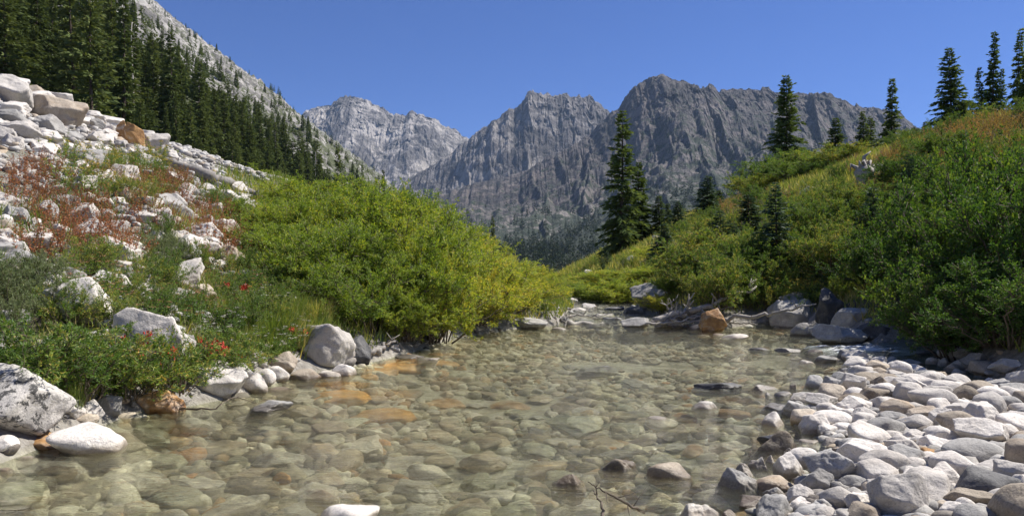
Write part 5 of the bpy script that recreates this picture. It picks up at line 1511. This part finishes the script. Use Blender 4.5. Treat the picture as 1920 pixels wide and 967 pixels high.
for k, (px, Y, H) in enumerate([(250, 78, 11), (318, 92, 9), (372, 105, 10), (448, 120, 9), (515, 140, 10), (150, 70, 12), (590, 170, 9)]):
    X = (px - 960) / F * Y
    b = MB()
    rg = np.random.default_rng(600 + k)
    zz = np.linspace(-0.5, H, 8)
    P = np.stack([np.cumsum(rg.normal(0, 0.05, 8)), np.cumsum(rg.normal(0, 0.05, 8)), zz], 1)
    b.tube(P, 0.16 * np.linspace(1, 0.2, 8), 6)
    for i in range(26):
        t = rg.uniform(0.25, 0.97)
        c = np.array([np.interp(t * H, zz, P[:, 0]), np.interp(t * H, zz, P[:, 1]), t * H])
        a_ = rg.uniform(0, 6.28)
        L = H * 0.10 * (1.1 - t) * rg.uniform(0.5, 1.3) + 0.1
        b.tube(np.stack([c, c + np.array([np.cos(a_), np.sin(a_), -0.25]) * L]), [0.035, 0.012], 4)
    o = link('dead_snag', b.mesh('dead_snag', True), M['deadwood'], None, (X, Y, wallz(X, Y)))
    tag(o, None, 'tree', 'dead snags on the left hillside')
    THINGS.append((o, 'bare grey dead snag', 'hill', proj(X, Y, wallz(X, Y) + H / 2)))
n_sm = 0
while n_sm < 170 and tries < 20000:
    tries += 1
    Y = 90 * math.exp(R.random() * 2.2)
    up = 2 + abs(R.gauss(0, 1)) * 0.20 * Y + R.random() * 0.35 * Y
    X = -20 - up
    px = 960 + X / Y * F
    z = wallz(X, Y)
    py = HZ - (z - 1) / Y * F
    if not -20 < px < 760 or py < -10 or any((X - a) ** 2 + (Y - b) ** 2 < 9 for a, b, c in HT):
        continue
    if fbm(np.array([[X / 25, Y / 40, 0.5]]), 3, 8)[0] < 0.0 and up > 0.15 * Y:
        continue
    hill_tree(px, Y, up, R.uniform(3.5, 7.5), 'fir', False)
    n_sm += 1

def forest(name, pts, seed, nq, tone):
    rg = np.random.default_rng(seed)
    global NR
    b = MB()
    protos = [small_conifer(seed * 10 + k, nq) for k in range(5)]
    for k, me in enumerate(protos):
        P = pts[k::5]
        v = np.zeros(len(me.vertices) * 3)
        me.vertices.foreach_get('co', v)
        v = v.reshape(-1, 3)
        tn = np.zeros(len(v))
        me.attributes['tint'].data.foreach_get('value', tn)
        pq = [list(p.vertices) for p in me.polygons]
        Q = np.array([p for p in pq if len(p) == 4])
        T = np.array([p for p in pq if len(p) == 3])
        s = P[:, 3]
        wd = s * rg.uniform(0.8, 1.4, len(P))
        V = np.stack([v[None, :, 0] * wd[:, None] + P[:, 0:1], v[None, :, 1] * wd[:, None] + P[:, 1:2], v[None, :, 2] * s[:, None] + P[:, 2:3]], -1).reshape(-1, 3)
        off = (np.arange(len(P)) * len(v))[:, None, None]
        b.add(V, (Q[None] + off).reshape(-1, 4), (T[None] + off).reshape(-1, 3), np.clip(np.tile(tn, len(P)) + np.repeat(rg.normal(0, tone, len(P)), len(v)), 0, 1))
        bpy.data.meshes.remove(me)
    return b.mesh(name)
# small trees and brush high on the left wall
rg = np.random.default_rng(77)
Yf = 110 * np.exp(rg.random(5200) * 2.3)
upf = (0.12 + 0.75 * rg.random(5200)) * Yf * 0.8
Xf = -20 - upf
Zf = wall_z(Xf, Yf)
m = (fbm(np.stack([Xf / 18, Yf / 30, np.zeros(5200)], 1), 4, 9) > 0.02 + 0.3 * (upf / Yf - 0.35)) & (960 + Xf / Yf * F > -20)
F1 = np.stack([Xf, Yf, Zf - 0.2, rg.uniform(1.5, 6.0, 5200)], 1)[m][:2400]
tag(link('hillside_forest', forest('hillside_forest', F1, 31, 70, 0.1), M['hillneedle']), 'scattered small conifers and brush high on the rocky left hillside', 'forest', None, 'stuff')
# the wood on the foot of the dark ridge
M['ridgeneedle'] = leaf_mat('far_conifer_needle', [(0.0, (0.022, 0.034, 0.016)), (0.6, (0.04, 0.056, 0.024)), (1.0, (0.085, 0.085, 0.055))], 0.12, 0.0)
PX, V, MX, MY, MZ = RIDGE
idx = rg.choice(PX.size, 60000, replace=False)
vv, xx, yy2, zz2 = V.ravel()[idx], MX.ravel()[idx], MY.ravel()[idx], MZ.ravel()[idx]
nf = fbm(np.stack([xx / 120, yy2 / 160, np.zeros(len(xx))], 1), 4, 19)
m = (rg.random(len(xx)) < np.clip(1.2 - vv * 1.5, 0, 1) * np.clip(0.6 + 1.8 * nf, 0.03, 1)) & (vv < 0.75)
F2 = np.stack([xx, yy2, zz2 - 0.5, rg.uniform(9, 20, len(xx))], 1)[m][:6500]
tag(link('ridge_forest', forest('ridge_forest', F2, 33, 34, 0.12), M['ridgeneedle']), 'dark conifer wood covering the foot of the far ridge', 'forest', None, 'stuff')

# ------------------------------------------------------------------ dead wood
def log_mesh(name, pts, rad, sides=9, seed=1, knots=0):
    b = MB()
    pts = np.array(pts, float)
    s = np.linspace(0, 1, len(pts))
    s2 = np.linspace(0, 1, 26)
    P = np.stack([np.interp(s2, s, pts[:, k]) for k in range(3)], 1)
    rg = np.random.default_rng(seed)
    r = np.interp(s2, np.linspace(0, 1, len(rad)), rad)
    P[1:-1] += rg.normal(0, 1, (24, 3)) * r[1:-1, None] * 0.16
    r = r * (1 + rg.normal(0, 0.07, 26))
    b.tube(P, r, sides)
    for k in range(knots):
        i = rg.integers(4, 24)
        d = unit(rg.normal(0, 1, 3))
        b.tube(np.stack([P[i], P[i] + d * r[i] * 2.2, P[i] + d * r[i] * 3.2 + rg.normal(0, 0.3, 3) * r[i]]), [r[i] * 0.4, r[i] * 0.3, r[i] * 0.1], 5)
    return b.mesh(name, True)
def above(px, py, dz=0.05, ymin=0):
    x, y, z = hit(px, py, ymin)
    return np.array([x, y, z + dz])
G_D = 'driftwood piled at the head of the pool'
lp = [above(px, py, 0.10) for px, py in [(286, 300), (340, 322), (400, 345), (450, 362), (492, 378)]]
tag(link('fallen_log', log_mesh('fallen_log', lp, [0.05, 0.085, 0.11, 0.10, 0.06], 10, 3, 1), M['greywood']), 'long grey fallen log lying along the top of the left talus', 'log')
lp = [above(px, py, 0.06) for px, py in [(452, 362), (478, 372), (505, 388)]]
tag(link('fallen_log', log_mesh('fallen_log', lp, [0.05, 0.06, 0.03], 8, 5, 1), M['greywood']), 'short grey log at the lower end of the long fallen one', 'log')

def branch(name, pts, rad, mat, label, cat='branch', group=None, twigs=0, seed=3, tl=0.3):
    b = MB()
    rg = np.random.default_rng(seed)
    pts = np.array(pts, float)
    s = np.linspace(0, 1, len(pts))
    s2 = np.linspace(0, 1, 18)
    P = np.stack([np.interp(s2, s, pts[:, k]) for k in range(3)], 1)
    P[1:-1] += rg.normal(0, 1, (16, 3)) * rad * 0.5
    b.tube(P, rad * np.linspace(1, 0.25, 18), 7)
    ax = unit(P[-1] - P[0])
    for k in range(twigs):
        i = rg.integers(2, 17)
        d = unit(rg.normal(0, 1, 3) + ax * 0.6 + np.array([0, 0, 0.35]))
        L = tl * rg.uniform(0.4, 1.2)
        e = P[i] + d * L
        mid = (P[i] + e) / 2 + rg.normal(0, 0.06, 3) * L
        b.tube(np.stack([P[i], mid, e]), rad * np.array([0.35, 0.25, 0.1]), 4)
        if rg.random() < 0.6:
            b.tube(np.stack([mid, mid + unit(d + rg.normal(0, 0.6, 3)) * L * 0.5]), rad * np.array([0.2, 0.07]), 3)
    return tag(link(name, b.mesh(name, True), M[mat]), label, cat, group)
def at(px, py, Y):
    return np.array([(px - 960) / F * Y, Y, CAMZ + (HZ - py) / F * Y])
branch('dead_tree', [at(1225, 602, 13.3), at(1300, 580, 13.4), at(1360, 560, 13.5), at(1418, 536, 13.6)], 0.07, 'deadwood', 'dead grey trunk slanting up out of the driftwood pile', 'branch', G_D, 24, 5, 0.3)
branch('branch', [at(1350, 596, 13.3), at(1430, 592, 12.9), at(1480, 582, 12.6), at(1530, 570, 12.3)], 0.042, 'deadwood', 'long pale branch reaching right over the far bank boulders', 'branch', G_D, 4, 6, 0.15)
branch('driftwood_log', [at(1062, 606, 13.8), at(1110, 609, 13.9), at(1160, 608, 14.0), at(1212, 607, 14.0)], 0.075, 'deadwood', 'thick pale log lying across the head of the pool', 'log', G_D, 3, 7, 0.2)
branch('branch', [at(1052, 598, 14.3), at(1080, 590, 14.4), at(1110, 594, 14.4), at(1150, 588, 14.4)], 0.022, 'deadwood', 'thin crooked branch behind the pale log', 'branch', G_D, 7, 8, 0.25)
branch('branch', [at(1046, 612, 13.6), at(1042, 592, 13.7), at(1048, 570, 13.8)], 0.014, 'deadwood', 'upright bleached twig left of the pale log', 'branch', G_D, 6, 9, 0.2)
branch('branch', [at(1058, 614, 13.6), at(1064, 596, 13.7), at(1060, 580, 13.7)], 0.016, 'deadwood', 'upright forked bleached twig at the left end of the pale log', 'branch', G_D, 6, 10, 0.2)
for k, (a, b_) in enumerate([((1210, 608), (1330, 590)), ((1230, 612), (1300, 575)), ((1220, 602), (1345, 600)), ((1250, 610), (1262, 560)), ((1280, 612), (1240, 562)), ((1240, 606), (1380, 572)), ((1300, 612), (1290, 570)), ((1260, 600), (1340, 566))]):
    nm = ['low stick on the left', 'steep stick on the left', 'level stick along the bottom', 'upright stick in the middle', 'stick leaning left', 'long stick pointing right', 'upright stick on the right', 'short high stick on the right'][k]
    branch('stick', [at(*a, 13.15 + 0.05 * k), at((a[0] + b_[0]) / 2, (a[1] + b_[1]) / 2 + 3, 13.2 + 0.05 * k), at(*b_, 13.25 + 0.05 * k)], 0.026, 'greywood' if k % 2 else 'deadwood', f'{nm} of the driftwood pile beside the orange boulder', 'branch', G_D, 8, 20 + k, 0.18)
branch('branch', [at(1352, 606, 13.3), at(1390, 604, 13.4), at(1420, 608, 13.3)], 0.026, 'deadwood', 'pale stick lying in the water right of the orange boulder', 'branch', G_D, 2, 31, 0.15)
branch('branch', [at(1580, 590, 12.5), at(1625, 588, 12.6), at(1670, 582, 12.8)], 0.022, 'deadwood', 'bleached branch behind the tall angular dark boulder', 'branch', None, 3, 32, 0.2)
# root stump on the right slope
X, Y = (1622 - 960) / F * 20, 20.0
z = gz(X, Y)
r = tag(empty('root_stump', (X, Y, z)), 'bleached root stump with twisted roots, high on the right slope', 'stump')
sb = MB()
rg = np.random.default_rng(12)
sb.tube(np.array([[0.05, 0.1, -0.25], [0.0, 0, 0.1], [-0.05, -0.05, 0.35], [-0.08, -0.1, 0.5]]), [0.2, 0.2, 0.26, 0.12], 10)
link('bole', sb.mesh('bole', True), M['deadwood'], r)
for k in range(9):
    a = rg.uniform(-0.6, 3.7)
    d = np.array([np.cos(a), -0.3 + 0.3 * rg.normal(), abs(np.sin(a)) * 0.8])
    b = MB()
    L = rg.uniform(0.25, 0.5)
    p0 = np.array([0, 0, 0.33])
    b.tube(np.stack([p0, p0 + d * L * 0.5 + rg.normal(0, 0.05, 3), p0 + d * L * 0.8 + np.array([0, 0, 0.1]), p0 + d * L + np.array([rg.normal() * 0.15, 0, rg.normal() * 0.1])]), [0.085, 0.06, 0.045, 0.014], 6)
    link('root', b.mesh('root', True), M['deadwood'], r)
# sticks near the camera
def near(px, py, dz):
    Y = F * (CAMZ - dz) / (py - HZ)
    return np.array([(px - 960) / F * Y, Y, dz])
branch('twig', [near(1208, 960, -0.02), near(1165, 938, 0.06), near(1128, 918, 0.10), near(1102, 902, 0.13)], 0.007, 'twig', 'bare brown twig poking out of the shallows at the near edge', 'branch', None, 4, 41, 0.12)
branch('twig', [near(1132, 985, -0.02), near(1130, 950, 0.03), near(1112, 918, 0.06)], 0.009, 'twig', 'short thick twig standing left of the bare brown one at the near edge', 'branch', None, 1, 42, 0.08)
branch('twig', [near(1826, 900, 0.13), near(1824, 885, 0.17), near(1822, 872, 0.2)], 0.007, 'deadwood', 'tiny bleached twig upright behind the dark faced boulder', 'branch', None, 0, 43)
branch('branch', [above(250, 770, 0.02), above(230, 735, 0.10), above(205, 712, 0.25)], 0.014, 'greywood', 'dead bare stem at the foot of the front shrubs', 'branch', None, 5, 44, 0.2)
branch('branch', [above(330, 768, 0.04), near(400, 766, 0.06), near(455, 735, 0.12)], 0.008, 'twig', 'thin bare branch hanging over the water before the flat topped boulder', 'branch', None, 3, 45, 0.15)
branch('branch', [above(690, 672, 0.06), above(725, 664, 0.12), above(745, 656, 0.1)], 0.035, 'greywood', 'old grey branch under the willows behind the dark rock', 'branch', None, 4, 46, 0.3)

# the little riffle where the side channel runs in
rg = np.random.default_rng(5)
fx, fy = np.meshgrid(np.linspace(3.95, 5.1, 70), np.linspace(9.25, 10.25, 46))
edge = np.minimum(np.minimum(fx - 3.95, 5.1 - fx) / 0.3, np.minimum(fy - 9.25, 10.25 - fy) / 0.25)
nz_ = fbm(np.stack([fx.ravel() * 1.8, fy.ravel() * 5, np.zeros(fx.size)], 1), 4, 3).reshape(fx.shape)
fz = wlevel(fx, fy) + 0.02 + 0.07 * nz_ * np.clip(edge, 0, 1) - 0.06 * (1 - np.clip(edge + 0.4 * nz_, 0, 1))
fm_, nt = mat_new('white_water')
n = N(nt)
pos = n('ShaderNodeNewGeometry').outputs['Position']
st = n('ShaderNodeMapping', ins={'Vector': pos, 'Scale': (0.7, 2.6, 1)}).outputs[0]
a = n.noise(st, 4.5, 5, 0.6, 0.4)
d = n('ShaderNodeBsdfDiffuse', ins={'Color': (0.8, 0.82, 0.84, 1)})
t = n('ShaderNodeBsdfTransparent')
n.out(n('ShaderNodeMixShader', ins={0: n.ramp(a, [(0.42, g3(0)), (0.58, g3(0.92))]), 1: t.outputs[0], 2: d.outputs[0]}).outputs[0])
tag(link('white_water', grid_mesh('white_water', fx, fy, fz), fm_), 'white water of the small riffle under the alders', 'riffle', None, 'stuff')

# ------------------------------------------------------------------ labels that single each thing out
def cc(cx, cy):
    return (1280 + cx / 2.634, 600 + cy / 2.634)
LM = {
 'bar': [('tall tan white stone', cc(655, 500)), ('long two lobed stone', cc(1436, 670)), ('smooth dark faced boulder', cc(1508, 840)), ('big pale front block', cc(1068, 900)), ('round white grey boulder', cc(990, 720)),
         ('bluish white long stone', cc(1150, 525)), ('wide cream slab', cc(1362, 470)), ('largest angular boulder', cc(1498, 580)), ('two toned boulder', cc(664, 820)), ('flat brown slab', cc(955, 300)), ('lone side channel boulder', (1702, 680))],
 'bed': [('dark triangular rock', (1346, 718)), ('white boulder at the near edge', (650, 962)), ('round white midpool stone', (1321, 752)), ('smooth white shore boulder', (168, 820)), ('tilted grey slab', (505, 755)),
         ('tall leaning white boulder', (608, 650)), ('pale sunken slab', (1120, 684)), ('brown pointed stone', (1160, 862)), ('tan grey boulder', (1255, 875)), ('orange split boulder', (1336, 600)), ('olive sunken slab', (1075, 780))],
 'talus': [('leaning orange slab', (254, 255)), ('large tan boulder', (110, 215)), ('square white block', (315, 292)), ('fallen log', (400, 338))],
 'slope': [('white angular block', (304, 405)), ('big white shrub boulder', (145, 560)), ('leaning orange slab', (254, 255)), ('large tan boulder', (110, 215)), ('fallen log', (400, 338)), ('half hidden white boulder', (275, 640)),
           ('dark sided white rock', (28, 400)), ('tall leaning white boulder', (608, 650)), ('flat white grass rock', (450, 540)), ('row of white cobbles', (490, 720))],
 'shore': [('tall leaning white boulder', (608, 650)), ('grey willow boulder', (985, 605)), ('lower end of the fallen log', (485, 372))],
 'right': [('orange split boulder', (1336, 600)), ('root stump', (1622, 328)), ('high white boulder', (1524, 358)), ('flat white slab', (1505, 500)), ('tall dark boulder', (1562, 570)), ('blue green fir', (1457, 430)), ('tall broad spruce', (1163, 400)), ('lone side channel boulder', (1702, 680)),
           ('thin spire fir', (1668, 220)), ('three close firs', (1855, 150)), ('long sloping slab', (1232, 550))],
 'hill': [('leaning orange slab', (254, 255)), ('large tan boulder', (110, 215)), ('square white block', (315, 292)), ('lower end of the fallen log', (485, 372)), ('lone thin fir', (637, 300)), ('willow tops', (640, 360))],
}
ORD = ['nearest', 'second', 'third', 'fourth', 'fifth', 'sixth', 'seventh', 'eighth', 'ninth', 'tenth', 'eleventh', 'twelfth', 'thirteenth', 'fourteenth', 'fifteenth', 'sixteenth', 'seventeenth', 'eighteenth', 'nineteenth', 'twentieth']
# things that stand wholly behind others are left out (keyed by where they stand)
_hid = set('''-10003,22093 -10056,30955 -101,178 -10237,28969 -10292,33403 -10310,24472 -1062,3652 -1082,4217 -10834,27720 -10846,29249 -10927,29002 -111,186 -1116,3191 -11249,28489 -11439,27627 -11535,28007 -11657,23928 -11863,40139 -12004,32485 -12124,40113 -1227,4723 -12332,34947 -1258,4941 -1262,4551 -1275,5148 -1310,4218 -13221,27304 -13343,34984 -13393,27625 -1340,3520 -13441,35380 -13583,39865 -13652,39094 -1407,2858 -14216,28955 -14251,35861 -145,508 -1485,8614 -1490,6654 -15,194 -1526,5562 -15549,33913 -156,543 -158,521 -1584,10087 -1604,6294 -16361,38105 -16457,35838 -16502,40232 -167,488 -1678,9726 -169,529 -17,181 -176,609 -17721,40554 -17745,37335 -1781,7158 -180,323 -181,565 -182,622 -183,482 -1846,9020 -185,599 -1858,9386 -186,314 -186,648 -187,580 -188,429 -188,515 -188,658 -189,335 -190,365 -191,306 -192,553 -193,629 -195,670 -197,301 -197,363 -197,680 -199,641 -199,652 -203,296 -204,670 -205,690 -205,699 -206,327 -2068,7601 -208,306 -2084,4587 -209,665 -210,678 -2109,4600 -213,646 -2141,12605 -215,442 -216,708 -218,744 -219,530 -219,675 -220,712 -222,689 -223,671 -2312,11123 -233,632 -2339,6463 -234,617 -235,502 -2359,4063 -237,709 -2456,12181 -246,493 -248,635 -2482,12402 -2519,3534 -2559,9064 -2592,7082 -2594,4716 -261,666 -268,562 -269,406 -2752,4704 -285,554 -29,184 -2910,5365 -2922,16864 -2988,5096 -300,669 -306,702 -3076,5717 -308,599 -309,641 -312,664 -3120,4919 -3141,5310 -316,679 -322,557 -326,1025 -328,605 -3287,6869 -330,689 -332,703 -3322,6268 -338,628 -345,650 -35,177 -350,611 -3514,21415 -352,628 -3600,7073 -3618,6038 -362,602 -362,678 -363,584 -363,626 -3641,25381 -370,593 -3738,6218 -3753,7253 -3761,7421 -379,748 -3793,6739 -3847,6330 -3852,25342 -39,204 -3941,19268 -40,192 -404,646 -4146,25269 -4171,25966 -4172,7352 -419,753 -4238,23641 -427,636 -435,754 -437,641 -4426,26493 -443,736 -4438,14518 -4471,14685 -452,684 -452,762 -468,679 -47,207 -470,691 -4707,19570 -4863,14750 -487,704 -498,737 -51,345 -5248,9356 -5259,13888 -5353,31383 -5440,14627 -57,183 -57,341 -5907,33221 -5964,38777 -5978,36978 -63,193 -6335,26119 -6471,20962 -6730,40098 -6854,27484 -7070,13996 -71,187 -7174,27379 -7179,26495 -7250,15899 -74,176 -7520,16491 -7710,15977 -8333,20107 -8350,36209 -84,377 -8468,28746 -8527,23309 -8624,21959 -8674,20155 -9057,17640 -9073,24162 -9517,17887 -9734,24512 -9919,27912 101,146 101,371 102,218 102,406 103,177 103,247 105,254 105,270 105,397 106,174 106,205 106,232 107,312 110,459 111,188 111,436 112,168 113,410 114,210 116,1350 117,189 119,183 120,179 120,280 121,307 122,361 123,177 124,182 125,303 127,294 129,238 131,214 131,223 132,256 132,370 133,284 134,210 134,303 135,348 136,197 136,254 136,287 138,400 140,347 142,256 143,213 143,241 143,317 144,224 145,253 146,274 146,347 147,249 149,222 149,263 151,259 151,492 153,240 155,234 158,260 159,1216 159,347 160,234 160,265 161,1142 161,330 162,351 163,235 167,275 167,279 171,247 173,358 174,322 175,485 176,255 177,279 178,293 179,273 180,348 180,358 181,276 181,371 183,336 184,311 184,459 190,321 191,407 192,284 196,338 198,408 201,446 202,309 202,321 202,364 208,314 21,509 217,314 217,331 220,819 223,321 225,470 233,850 237,891 244,417 25,335 26,313 277,1148 30,324 322,665 385,752 389,800 396,850 41,474 426,789 43,591 469,908 488,1016 49,222 51,488 51,584 60,170 631,2375 66,205 69,178 71,159 72,166 77,187 78,137 80,182 81,157 82,175 82,203 87,136 87,156 90,149 92,140 94,203 98,141 98,159 99,214'''.split())
def _drop(o):
    for c in [c for c in bpy.data.objects if c.parent == o]:
        bpy.data.objects.remove(c)
    bpy.data.objects.remove(o)
_out = [q for q in THINGS if '%d,%d' % (round(q[0].location.x * 50), round(q[0].location.y * 50)) in _hid]
THINGS = [q for q in THINGS if '%d,%d' % (round(q[0].location.x * 50), round(q[0].location.y * 50)) not in _hid]
for q in _out:
    _drop(q[0])
for o in [o for o in bpy.data.objects if o.parent is None and o.get("label") in ['dark wet stone in the riffle', 'small rock perched above the long sloping slab', 'tiny white rock beyond the willow tips', 'white rock below the high white boulder on the right slope', 'small tan stone touching the rounded white boulder at the near edge', 'small pale stone in front of the white slab at the bar edge', 'bleached branch behind the tall angular dark boulder']]:
    _drop(o)

cells = {}
for o, desc, zone, (px, py) in THINGS:
    nm, (lx, ly) = min(LM[zone], key=lambda q: (q[1][0] - px) ** 2 + 2.0 * (q[1][1] - py) ** 2)
    dx, dy = px - lx, py - ly
    a = math.degrees(math.atan2(-dy * 1.3, dx)) % 360
    dr = ['right of', 'up and right from', 'above', 'up and left from', 'left of', 'down and left from', 'below', 'down and right from'][int((a + 22.5) // 45) % 8]
    cells.setdefault((zone if zone not in ('slope',) else 'slope', desc, dr, nm), []).append((math.hypot(dx, dy), o))
for (zone, desc, dr, nm), lst in cells.items():
    lst.sort(key=lambda q: q[0])
    for i, (_, o) in enumerate(lst):
        where = f'{dr} the {nm}'
        if len(lst) == 1:
            o['label'] = f'{desc} {where}'
        else:
            o['label'] = f'{desc}, {ORD[i] if i < 20 else str(i + 1) + "th"} {where}'
